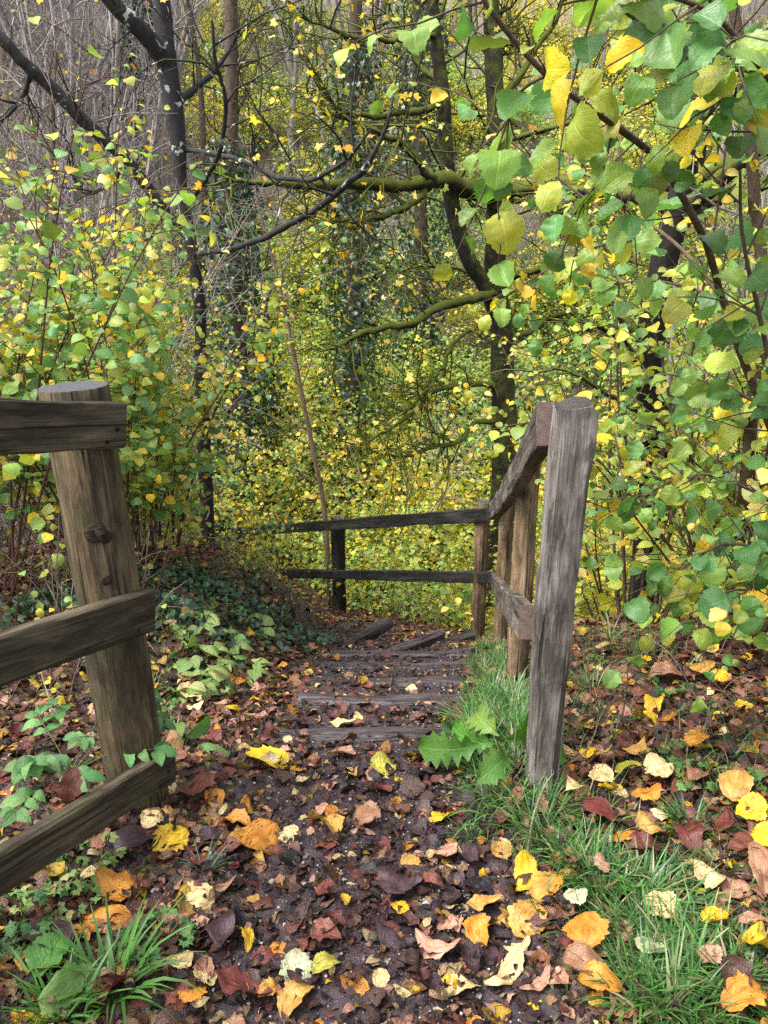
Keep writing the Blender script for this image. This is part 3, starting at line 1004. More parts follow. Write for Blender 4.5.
for Q in (Qr[20:], Ql[12:]):
    sub_twigs(gb, None, mt_leaves, Q, 16, (.6, 1.9), .016, 3, leaf=.11, step=.3, keep=.28, start=.02)
gb.build('twig', B_MOSS, mt, mb)
gl = Geo()
mt_leaves.put(gl, MAPLE, [YE, PY, YG, OR], [5, 3, 2, .6])
gl.build('foliage', M_LEAF, mt, mb)

# dark tree with lichen spots, upper left
D1 = 7.6
db = at(203, 470, D1)
db[2] = float(H(db[0], db[1])) - .1
dt = thing('dark_tree', 'nearly black forked tree with white lichen spots rising behind the hazel thicket', 'tree', db)
gT = Geo()
Qd = smooth_line(np.vstack([db, at(202, 400, D1), at(201, 330, D1), at(194, 262, D1), at(182, 190, D1), at(177, 135, D1), at(167, 62, D1), at(161, 0, D1), at(150, -130, D1)]), 40)
tube(gT, Qd, np.interp(np.linspace(0, 1, 40), [0, .5, .7, 1], [.07, .052, .090, .075]), 12, lump=.05)
gT.build('trunk', B_DARK, dt, db)
gl = Geo()
dl = Leaves()
for pts, r in (([(168, 66, D1), (145, 38, D1 - .2), (112, 2, D1 - .4), (80, -40, D1 - .5)], [.085, .07, .06]),
               ([(186, 236, D1), (150, 190, D1 - .1), (122, 155, D1 - .2), (90, 126, D1 - .3), (55, 88, D1 - .4), (28, 63, D1 - .5), (0, 36, D1 - .6), (-60, -10, D1 - .7)], [.04, .058, .058, .05, .045]),
               ([(33, 66, D1 - .4), (26, 88, D1 - .4), (14, 108, D1 - .4), (4, 118, D1 - .4)], [.025, .02, .012]),
               ([(180, 100, D1), (200, 85, D1 + .1), (222, 62, D1 + .2), (240, 30, D1 + .3)], [.035, .025, .012]),
               ([(196, 254, D1), (227, 250, D1 - 1.5), (264, 238, D1 - 2.2), (309, 215, D1 - 2.6), (348, 187, D1 - 2.9), (372, 160, D1 - 3.1), (392, 110, D1 - 3.2)], [.022, .022, .02, .018, .006]),
               ([(187, 150, D1), (230, 158, D1 - 1.0), (252, 166, D1 - 1.4), (276, 178, D1 - 1.8), (309, 180, D1 - 2.2), (346, 160, D1 - 2.6), (370, 130, D1 - 2.8)], [.02, .018, .017, .006]),
               ([(192, 200, D1), (215, 160, D1 - 1), (225, 110, D1 - 1.3), (215, 60, D1 - 1.5), (212, 20, D1 - 1.6)], [.02, .018, .014, .008]),
               ([(120, 155, D1 - .2), (112, 185, D1 - .1), (80, 192, D1), (70, 150, D1)], [.02, .015, .008])):
    gb = Geo()
    Q = traced(gb, pts, r, n=len(pts) * 6, k=8, lump=.07, jit=.01)
    sub_twigs(gb, None, dl, Q, 7, (.4, 1.1), .009, 2, leaf=.10, step=.3, keep=.2, start=.25)
    gb.build('limb', B_DARK, dt, db)
dl.put(gl, MAPLE, [YE, OR, PY, YG], [4, 2, 2, 1])
gl.build('foliage', M_LEAF, dt, db)

# thin brown sapling leaning over the fence
D2 = 9.4
sb = at(328, 540, D2)
sb[2] = float(H(sb[0], sb[1])) - .05
sp_ = thing('sapling', 'thin pale brown sapling leaning over behind the crossing fence', 'tree', sb)
gT = Geo()
Qs = smooth_line(np.vstack([sb, at(325, 515, D2), at(313, 450, D2), at(303, 400, D2), at(290, 335, D2), at(277, 275, D2), at(265, 232, D2), at(255, 190, D2), at(246, 140, D2)]), 36)
tube(gT, Qs, np.linspace(.036, .012, 36), 8, lump=.06)
gT.build('trunk', bark_mat('sapling_bark', (.07, .045, .03), (.24, .17, .12)), sp_, sb)
gb, sl = Geo(), Leaves()
sub_twigs(gb, None, sl, Qs, 12, (.4, 1.0), .007, 2, leaf=.09, step=.2, keep=.4, start=.3)
gb.build('twig', B_BROWN, sp_, sb)
gl = Geo()
sl.put(gl, MAPLE, [YE, PY, YG], [4, 2, 2])
gl.build('foliage', M_LEAF, sp_, sb)

# broad dark tree leaning among the leaves on the right hand slope
D3 = 5.2
rb = at(658, 470, D3)
rb[2] = float(H(rb[0], rb[1])) - .1
rt = thing('leaning_tree', 'broad dark ivy clad trunk leaning out over the hazel leaves by the grey end post', 'tree', rb)
gT = Geo()
Qq = smooth_line(np.vstack([rb, at(656, 450, D3), at(650, 380, D3), at(656, 300, D3), at(676, 215, D3), at(694, 150, D3), at(706, 70, D3), at(715, -20, D3), at(725, -150, D3)]), 40)
tube(gT, Qq, np.linspace(.105, .055, 40), 14, lump=.06)
gT.build('trunk', bark_mat('dark_trunk_bark', (.005, .004, .004), (.018, .014, .012), moss=.1), rt, rb)
gl = Geo()
rl = Leaves()
for pts, r in (([(680, 205, D3), (640, 195, D3 + .6), (600, 192, D3 + 1.0), (560, 188, D3 + 1.4)], [.07, .06, .05, .02]),
               ([(676, 215, D3), (720, 180, D3 - .2), (768, 140, D3 - .4), (830, 100, D3 - .6)], [.06, .05, .04]),
               ([(668, 240, D3), (700, 205, D3 + .2), (750, 190, D3 + .3), (820, 160, D3 + .3)], [.05, .05, .04]),
               ([(652, 350, D3), (610, 300, D3 + .2), (575, 270, D3 + .3), (540, 262, D3 + .3)], [.04, .03, .02, .008]),
               ([(655, 420, D3), (620, 402, D3), (585, 380, D3), (552, 368, D3)], [.025, .02, .015, .006]),
               ([(650, 385, D3), (625, 345, D3 - .2), (596, 325, D3 - .3), (570, 340, D3 - .4)], [.03, .02, .015, .006])):
    gb = Geo()
    Q = traced(gb, pts, r, n=len(pts) * 6, k=8, lump=.07, jit=.01)
    sub_twigs(gb, None, rl, Q, 6, (.3, .9), .008, 2, leaf=.085, step=.18, keep=.22, start=.25)
    gb.build('limb', B_MOSS, rt, rb)
rl.put(gl, MID, [YE, PY, YG, LG, CG], [3, 2, 2, 2, 1])
gl.build('foliage', M_LEAF, rt, rb)

# slim grey stem near the edge of the view
gs_b = at(762, 420, 4.2)
gs_b[2] = float(H(gs_b[0], gs_b[1])) - .1
gt = thing('grey_stem_tree', 'slim pale grey upright stem behind the overhanging hazel branch', 'tree', gs_b)
gT = Geo()
Qg = smooth_line(np.vstack([gs_b, at(760, 320, 4.2), at(755, 210, 4.2), at(750, 130, 4.2), at(742, 60, 4.2), at(733, 0, 4.2), at(722, -120, 4.2)]), 30)
tube(gT, Qg, np.linspace(.034, .022, 30), 10, lump=.05)
gT.build('trunk', B_BROWN, gt, gs_b)
gb = Geo()
sub_twigs(gb, None, Leaves(), Qg, 9, (.4, 1.0), .008, 2, start=.3)
gb.build('twig', B_GREY, gt, gs_b)

# ------------------------------------------------------------------ overhanging hazel on the right, close to the viewer
hb = gbase(1.75, 2.75)
hz = thing('hazel_bush', 'overhanging hazel with big green and yellow leaves hanging close over the grass verge', 'bush', hb)
oh = [
    ([(790, 470, 2.5), (752, 380, 2.35), (724, 300, 2.2), (704, 235, 2.05), (664, 165, 1.95), (614, 125, 1.85), (549, 75, 1.78), (489, 5, 1.72), (470, -30, 1.7)], [.016, .011, .008, .006, .004]),
    ([(724, 300, 2.2), (664, 235, 2.6), (599, 210, 3.0), (520, 150, 3.2), (466, 98, 3.3), (425, 85, 3.4), (395, 78, 3.4)], [.007, .005, .004, .002]),
    ([(664, 235, 2.6), (604, 245, 2.9), (560, 262, 3.0), (515, 290, 3.0), (490, 312, 3.0)], [.005, .004, .002]),
    ([(830, 260, 2.2), (768, 150, 2.0), (720, 90, 1.9), (668, 50, 1.8), (612, 0, 1.75), (590, -30, 1.7)], [.012, .008, .006, .004]),
    ([(768, 150, 2.0), (730, 40, 1.9), (700, -20, 1.8)], [.007, .005, .003]),
    ([(830, 420, 2.4), (770, 330, 2.3), (700, 290, 2.6), (640, 280, 3.0), (585, 290, 3.2)], [.009, .006, .005, .002]),
    ([(830, 470, 2.4), (768, 410, 2.35), (712, 385, 2.6), (665, 375, 2.9), (632, 385, 3.1)], [.009, .006, .004, .002]),
    ([(840, 560, 2.35), (770, 500, 2.3), (715, 475, 2.35), (675, 480, 2.4), (640, 500, 2.5)], [.009, .006, .004, .002]),
    ([(840, 600, 2.2), (780, 560, 2.15), (730, 545, 2.15), (690, 565, 2.2), (650, 598, 2.25)], [.009, .006, .004, .002]),
    ([(840, 660, 2.2), (790, 610, 2.15), (745, 590, 2.1), (700, 600, 2.1)], [.007, .005, .002]),
    ([(820, 540, 2.05), (790, 430, 2.0), (765, 330, 1.95), (745, 240, 1.9), (740, 170, 1.85)], [.009, .007, .005, .003]),
    ([(800, 120, 1.7), (720, 20, 1.62), (640, -10, 1.58), (560, 5, 1.55)], [.007, .005, .004, .002]),
    ([(549, 75, 1.78), (520, 95, 1.8), (500, 130, 1.85), (478, 150, 1.9)], [.004, .003, .002]),
    ([(614, 125, 1.85), (600, 170, 1.9), (575, 215, 1.95)], [.004, .003, .002]),
]
gl, lv, lv2 = Geo(), Leaves(), Leaves()
ends = []
for q, (pts, r) in enumerate(oh):
    gb = Geo()
    Q = traced(gb, pts, r, n=len(pts) * 5, k=6, lump=.05, jit=.004)
    if pts[0][0] > 768:
        ends.append(Q[0])
    near_l = (-.30, -.62, .62)
    lv.along(Q, .075, .088, near_l, .22, .5, jit=.38, keep=.75)
    n = {0: 9, 1: 6, 2: 5, 3: 12, 4: 9, 5: 6, 6: 6, 7: 15, 8: 15, 9: 13, 10: 12, 11: 9, 12: 3, 13: 3}.get(q, 10)
    for _ in range(n):
        f = .18 + .8 * rng.random()
        i = min(int(f * (len(Q) - 1)), len(Q) - 2)
        T = nrm(Q[i + 1] - Q[i])
        tw = line_from(Q[i], side_dirs(T, .6 + .5 * rng.random(), rng.random() * 6.283) + np.array([0, 0, -.15]), 0.12 + .26 * rng.random(), 5, droop=.12, wob=.14)
        tube(gb, tw, np.linspace(.0026, .0012, 5), 4)
        lv.along(tw, .060, .084, near_l, .15, .5, jit=.4, keep=.85)
    gb.build('branch', B_BROWN, hz, hb)
gb = Geo()
for e in ends:
    tube(gb, smooth_line(np.array([hb + np.array([.1, 0, -.1]) + .1 * rng.standard_normal(3) * [1, 1, 0], hb * .45 + e * .55 + np.array([.25, .1, .1]), e]), 12), np.linspace(.022, .011, 12), 7, lump=.05)
gb.build('stem', B_BROWN, hz, hb)
# colour by where the branch grows: greener up high, yellower low down
P_ = np.array(lv.P)
cool = palette(len(P_), [GR, CG, LG, YG, YE], [2.6, 2.2, 3.2, 1.6, .8])
warm = palette(len(P_), [GR, CG, LG, YG, YE, PY], [2.4, 2.4, 3.2, 1.8, .9, .4])
sel = (rng.random(len(P_)) < sstep(1.2, 2.0, P_[:, 2]))[:, None]
scatter(gl, BROAD, lv.P, lv.A, lv.N, lv.S, np.where(sel, cool, warm))
gl.build('foliage', M_LEAF, hz, hb)

# more hazel behind it, down the bank
HZ = [CG, GR, LG, YG, YE, PY]
lightR = (-.35, -.5, .7)
shrub('hazel_bush', 'yellowing hazel bush filling the bank behind the tall grey end post', 'bush', gbase(2.05, 3.8), 17, 2.2, .45, .09, MID, M_LEAF, HZ, [1, 1, 3, 3, 2.0, .8], B_BROWN, step=.055, twigs=13, light=lightR, lean=(-.04, -.05))
shrub('hazel_bush', 'lower hazel bush with pale green leaves crowding the dark trunk foot', 'bush', gbase(2.75, 4.4), 15, 3.3, .5, .08, MID, M_LEAF, HZ, [1.5, 1.5, 3, 2.4, 1.6, .6], B_BROWN, step=.058, twigs=13, light=lightR)
shrub('hazel_bush', 'sparse yellow hazel bush beyond the round fence posts on the slope', 'bush', gbase(2.1, 6.2), 14, 3.0, .55, .075, MID, M_LEAF, HZ, [.8, .8, 2.4, 3, 2.6, 1], B_BROWN, step=.06, twigs=11, light=lightR)
shrub('hazel_bush', 'tall loose hazel bush with lime leaves high behind the overhanging branch', 'bush', gbase(3.6, 5.4), 12, 4.6, .45, .085, MID, M_LEAF, HZ, [1.5, 1.2, 2.5, 2.2, 2, .8], B_BROWN, twigs=8, light=lightR)

shrub('hazel_bush', 'narrow upright hazel bush whose leaves half hide the broad dark trunk', 'bush', gbase(1.72, 4.7), 11, 3.6, .24, .085, MID, M_LEAF, HZ, [1.4, 1.2, 3, 2.6, 1.4, .6], B_BROWN, step=.06, twigs=13, light=lightR)

# hazel thicket on the left
lightL = (.30, -.55, .72)
HL = [CG, GR, LG, YG, YE, PY]
lefts = [(-1.75, 4.5, 11, 2.5, .36, [2.6, 1.6, 3, 1.4, .9, .5], 'green leaved hazel bush standing right behind the fat round post'),
         (-2.25, 4.0, 13, 2.7, .5, [1.8, 1.8, 3, 2, 1.0, .5], 'lime green hazel bush left of the fat round post'),
         (-3.2, 4.8, 14, 3.1, .5, [1.2, 1.2, 3, 2.4, 1.8, .8], 'broad yellow green hazel bush at the far end of the thicket'),
         (-2.05, 5.8, 12, 3.2, .40, [1.2, 1, 2.5, 2.2, 2.2, .8], 'tall thin hazel bush in front of the black lichened trunk'),
         (-1.75, 5.2, 6, 1.9, .26, [2.6, 1.6, 3, 1.4, 1.2, .5], 'low pale hazel bush nearest the path in front of the foot of the black trunk'),
         (-2.7, 6.3, 13, 3.6, .5, [.8, .8, 2, 2.6, 3, 1], 'golden topped hazel bush deep in the thicket')]
for x, y, n, h, s_, w_, lab in lefts:
    shrub('hazel_bush', lab, 'bush', gbase(x, y), n + 4, h, s_, .080, MID, M_LEAF, HL, w_, B_RED, start=.26, twigs=18, light=lightL, bare_top=.08, keep=.92, step=.050, lean=(-.08, 0), r0=.009)

# ------------------------------------------------------------------ shrub layer in the valley
def shrub_proto(k, cols, w, h, leaf, n=12):
    return shrub('valley_bush', '-', 'bush', (0, 0, 0), n, h, .75, leaf, SMALL if k < 4 else TINY, M_FAR, cols, w, B_BROWN, twigs=14, twig=.7, step=.078, keep=.92, sides=4, light=(0, -.5, .75), r0=.010, hang=.25, start=.1)


YGv, YEv, LGv, PYv, GRv = (.44, .47, .09), (.64, .49, .05), (.31, .45, .12), (.64, .56, .20), (.15, .28, .08)
VB = [(shrub_proto(0, [YGv, YEv, LGv, PYv], [3, 3, 1.5, 1], 2.2, .105, 19), 'yellow leaved bush in the valley beyond the crossing fence', 'yellow bushes in the valley'),
      (shrub_proto(1, [YGv, LGv, GRv, YEv], [3, 3, 1.5, 1.2], 2.0, .10, 19), 'yellow green bush in the valley beyond the crossing fence', 'yellow green bushes in the valley'),
      (shrub_proto(2, [LGv, GRv, CG, YGv], [3, 2, 1.2, 2], 1.8, .095, 19), 'dull green bush in the valley beyond the crossing fence', 'dull green bushes in the valley')]
spots = []
tries = 0
while len(spots) < 205 and tries < 12000:
    tries += 1
    y = 7.2 + 26 * rng.random() ** 1.25
    x = (rng.random() - .5) * (6 + 1.15 * y)
    df = (x - FA[0]) * FN[0] + (y - FA[1]) * FN[1]
    if df < 1.6 and y < 13:
        continue
    if y > 20 and rng.random() < (.8 if x < -.22 * y else .3):
        continue
    dm = .72 + .018 * y
    if all((x - a) ** 2 + (y - b) ** 2 > dm ** 2 for a, b in spots):
        spots.append((x, y))
for i, (x, y) in enumerate(spots):
    q = rng.choice(3, p=(.42, .36, .22)) if y < 22 else rng.choice(3, p=(.5, .25, .25))
    src, lab, grp = VB[q]
    copy_thing(src, lab, grp, (x, y, float(H(x, y)) - .05), rng.random() * 6.28, (.85 + .5 * rng.random()) * (1 if y > 12 else .72))
for src, _, _ in VB:
    for ch in list(src.children):
        bpy.data.objects.remove(ch)
    bpy.data.objects.remove(src)


# ------------------------------------------------------------------ ivy clad trees in the middle distance
def ivy_tree(label, px, d, px_top, r, wid, ztop):
    b = at(px, 400, d)
    b[2] = float(H(b[0], b[1])) - .1
    top = at(px_top, ztop, d)
    root = thing('ivy_tree', label, 'tree', b)
    gt_ = Geo()
    Q = smooth_line(np.vstack([b, b * .6 + top * .4 + .12 * rng.standard_normal(3), top, top + np.array([.2, 0, 3.5])]), 24)
    tube(gt_, Q, np.linspace(r, r * .45, 24), 9, lump=.06)
    sub_twigs(gt_, None, Leaves(), Q, 16, (.7, 2.2), .02, 3, start=.45, up=.06)
    gt_.build('trunk', B_BROWN, root, b)
    n = 3600
    f = rng.random(n) ** .9 * .78
    c = np.array([np.interp(f, np.linspace(0, 1, 24), Q[:, a]) for a in range(3)]).T
    lump = .55 + .9 * vnoise(f * 9, f * 0 + px, .6, int(px))
    a_ = rng.random(n) * 6.283
    rad = wid * lump * (.35 + .65 * rng.random(n) ** .5) * (1.1 - .55 * f)
    O = np.stack([np.cos(a_), np.sin(a_), np.zeros(n)], -1)
    P = c + O * rad[:, None] + .08 * rng.standard_normal((n, 3))
    N = nrm(O + np.array([0, -.2, .5]) + .5 * rng.standard_normal((n, 3)))
    A = nrm(np.array([0, 0, -1.0]) + .6 * rng.standard_normal((n, 3)))
    g_ = Geo()
    scatter(g_, SMALL, P, A, N, .07 + .06 * rng.random(n), palette(n, [(.018, .045, .020), (.032, .075, .034), (.055, .10, .05)], [3, 3, 1]))
    g_.build('ivy', M_IVY, root, b)
    return root


ivy_tree('tallest dark ivy covered trunk in the middle distance, above the sapling', 342, 15.0, 352, .2, .75, 120)
ivy_tree('dark ivy covered trunk close behind the black lichened tree', 236, 13.0, 232, .2, .7, 225)
ivy_tree('ivy clad tree seen through the level limbs of the mossy tree', 412, 19.0, 418, .2, .8, 50)
ivy_tree('slim ivy clad stem on the far slope, high above the hazel thicket', 133, 22.0, 135, .16, .7, 20)


# ------------------------------------------------------------------ bare trees on the far slope
def bare_proto(hh, r0, nl, bark, leafn=0, seed=0, fork=3):
    root = thing('bare_tree', '-', 'tree', (0, 0, 0))
    gt_, gw, lv_ = Geo(), Geo(), Leaves()
    stems = [line_from((0, 0, -.3), (.12 * rng.standard_normal(), .12 * rng.standard_normal(), 1), hh, 12, droop=0, wob=.05, up=.03) for _ in range(fork)]
    for S_ in stems:
        tube(gt_, S_, np.linspace(r0, r0 * .2, 12), 6, lump=.04)
        sub_twigs(gw, None, lv_, S_, int(nl * 1.3), (.8, 2.4), .015, 3, start=.18, up=.10, ang=(.4, .9), leaf=.10 if leafn else 0, step=.35, keep=leafn)
    gt_.build('trunk', bark, root)
    gw.build('twig', bark, root)
    if lv_.P:
        gl_ = Geo()
        lv_.put(gl_, TINY, [YE, PY, OR, YG], [4, 2, 1, 1.5])
        gl_.build('foliage', M_FAR, root)
    return root


BP = [(bare_proto(8.5, .085, 16, B_FAR, 0, fork=2), 'bare grey brown tree on the far wooded slope', 'bare trees on the far slope'),
      (bare_proto(10.5, .13, 26, B_FAR, .0, fork=1), 'tall straight bare tree on the far wooded slope', 'straight bare trees on the far slope'),
      (bare_proto(7.5, .06, 12, B_FAR, .22, fork=3), 'thin tree with a few yellow leaves left on the far wooded slope', 'thin yellowing trees on the far slope'),
      (bare_proto(9.5, .15, 20, B_BROWN, .0, fork=1), 'dark brown bare tree on the far wooded slope', 'dark bare trees on the far slope')]
spots = []
tries = 0
while len(spots) < 245 and tries < 15000:
    tries += 1
    y = 12 + 46 * rng.random() ** .9
    x = (rng.random() - .5) * (4 + 1.25 * y)
    if len(spots) % 2:
        x = -rng.random() * (.55 * y)
    pxx = 384 + FPX * x / (y * .956 + (1.6 - float(H(x, y))) * .292)
    if y < 21 and 170 < pxx < 560:
        continue
    if y < 34 and 230 < pxx < 560 and rng.random() < .8:
        continue
    if all((x - a) ** 2 + (y - b) ** 2 > (.55 + .018 * y) ** 2 for a, b in spots):
        spots.append((x, y))
for x, y in spots:
    q = rng.choice(4, p=(.36, .22, .26, .16))
    src, lab, grp = BP[q]
    copy_thing(src, lab, grp, (x, y, float(H(x, y)) - .1), rng.random() * 6.28, .7 + .55 * rng.random())
for src, _, _ in BP:
    for ch in list(src.children):
        bpy.data.objects.remove(ch)
    bpy.data.objects.remove(src)

shrub('low_bush', 'low yellow green bush sprawling on the bank below the outer end of the crossing fence', 'bush', gbase(-2.1, 8.4), 14, .5, 1.0, .045, MID, M_LEAF, HL, [1.5, 1, 3, 2, 2, .8], B_RED, twigs=9, step=.05, start=.1, light=lightL, r0=.006)
shrub('low_bush', 'low bush with few pale leaves on the bank top beside the path turn', 'bush', gbase(-1.35, 6.7), 12, .6, .95, .045, MID, M_LEAF, HL, [2, 1, 3, 1.5, 1.5, .8], B_RED, twigs=8, step=.05, start=.1, light=lightL, r0=.005)

for x, y, n_, h_, s_, w_, lab in ((-1.95, 6.5, 9, 2.3, .30, [1.4, 1, 3, 2.4, 2, .8], 'upright hazel bush hiding the lower half of the black lichened trunk'),
                                  (-1.7, 11.6, 14, 2.6, .55, [.6, .4, 2.4, 3, 3, 1.2], 'golden bush just beyond the outer end of the crossing fence'),
                                  (-.6, 11.0, 13, 2.3, .6, [.8, .6, 3, 3, 2, 1], 'lime yellow bush beyond the fence beneath the leaning sapling'),
                                  (-2.5, 12.6, 14, 3.4, .5, [.8, .6, 2.6, 3, 2.6, 1], 'tall yellow green bush beyond the fence behind the golden one')):
    shrub('hazel_bush', lab, 'bush', gbase(x, y), n_, h_, s_, .085, MID, M_LEAF, HL, w_, B_BROWN, start=.12, twigs=15, light=lightL, keep=.92, step=.058)

# bare thicket in the middle distance
BB = shrub('bare_bush', '-', 'bush', (0, 0, 0), 16, 4.2, .36, .07, SMALL, M_FAR, [YE, PY, OR], [3, 2, 1], B_GREY, keep=.05, twigs=17, twig=1.0, step=.18, r0=.014, start=.1, sides=4)
for k in range(110):
    y = 7.5 + (14 if k % 2 else 26) * rng.random()
    pxx = rng.choice([rng.uniform(-60, 240), rng.uniform(-60, 240), rng.uniform(-60, 240), rng.uniform(280, 800)])
    x = (pxx - 384) / FPX * y * 1.1
    if pxx > 230 and y < 14:
        y += 8
        x = (pxx - 384) / FPX * y * 1.1
    if pxx > 140 and (y < 20 or rng.random() < .5):
        continue
    copy_thing(BB, 'leafless pale twiggy bush in the thicket on the slope', 'leafless bushes on the slope', (x, y, float(H(x, y)) - .1), rng.random() * 6.28, .8 + .5 * rng.random())
for ch in list(BB.children):
    bpy.data.objects.remove(ch)
bpy.data.objects.remove(BB)

# bare grey shrubs above the thicket
for x, y, h, n, lab in ((-3.0, 7.9, 4.4, 13, 'bare pale grey shoots rising behind the golden hazel bush'), (-3.9, 8.2, 4.8, 15, 'bare grey brown thicket under the black leaning limb'),
                        (-5.2, 9.0, 5.0, 14, 'bare grey bush at the outer edge of the thicket'), (.3, 12.5, 4.6, 12, 'bare tangled bush under the mossy limbs')):
    shrub('bare_bush', lab, 'bush', gbase(x, y), n, h, .38, .07, SMALL, M_FAR, [YE, PY, OR], [3, 2, 1], B_GREY, keep=.07, twigs=15, twig=.95, step=.16, r0=.016, start=.12)
# ------------------------------------------------------------------ fallen leaves
LC = {'y': (.56, .37, .018), 'yg': (.36, .36, .05), 'o': (.45, .20, .025), 'oc': (.42, .25, .055), 'c': (.58, .46, .22), 'p': (.42, .235, .16), 't': (.25, .135, .078),
      'r': (.155, .050, .032), 'db': (.055, .027, .022), 'pu': (.046, .025, .031), 'bk': (.016, .013, .018), 'pg': (.42, .46, .28), 'dr': (.115, .025, .020)}
LITTER_ME = []
for q, tp in enumerate(LITTER):
    g = Geo()
    g.add(tp[0] - np.array([0, .5, 0]), tp[1], None, (1, 1, 1), tp[3])
    LITTER_ME.append(g.mesh('fallen_leaf', M_FALLEN))
LANCE_ME = []
for q in range(2):
    tp = crumple(leaf_grid(ovate(19, .25, .45, 1.7), cols=(-1, -.72, -.4, 0, .4, .72, 1), fold=.35, curl=.3 * (1 - 2 * q), serr=.05, wav=.02, twist=.5, seed=50 + q), .08, 90 + q)
    g = Geo()
    g.add(tp[0] - np.array([0, .5, 0]), tp[1], None, (1, 1, 1), tp[3])
    LANCE_ME.append(g.mesh('fallen_leaf', M_FALLEN))
placed = []


def fallen(p, size, c, label, group=None, shape=None, rot=None, tilt=.28, lift=.010, jit=.12):
    me = shape if shape is not None else LITTER_ME[int(rng.integers(6))]
    o = bpy.data.objects.new('fallen_leaf', me)
    COL.objects.link(o)
    n = nrm(Hn(p[0], p[1], .06) + tilt * rng.standard_normal(3) * [1, 1, .3])
    a = rng.random() * 6.283 if rot is None else rot
    A = np.array([math.cos(a), math.sin(a), 0])
    X = nrm(np.cross(A, n))
    A = np.cross(n, X)
    s = size * np.array([1, 1, 1 if rng.random() < .7 else -1])
    M_ = Matrix(((X[0] * s[0], A[0] * s[1], n[0] * s[2], p[0]), (X[1] * s[0], A[1] * s[1], n[1] * s[2], p[1]), (X[2] * s[0], A[2] * s[1], n[2] * s[2], p[2] + lift + size * .06), (0, 0, 0, 1)))
    o.matrix_world = M_
    k = 1 + jit * rng.standard_normal()
    o.color = (*[float(np.clip(v * k, .01, .8)) for v in LC[c]], 1)
    tag(o, label, 'leaf', group)
    placed.append((p[0], p[1]))
    return o


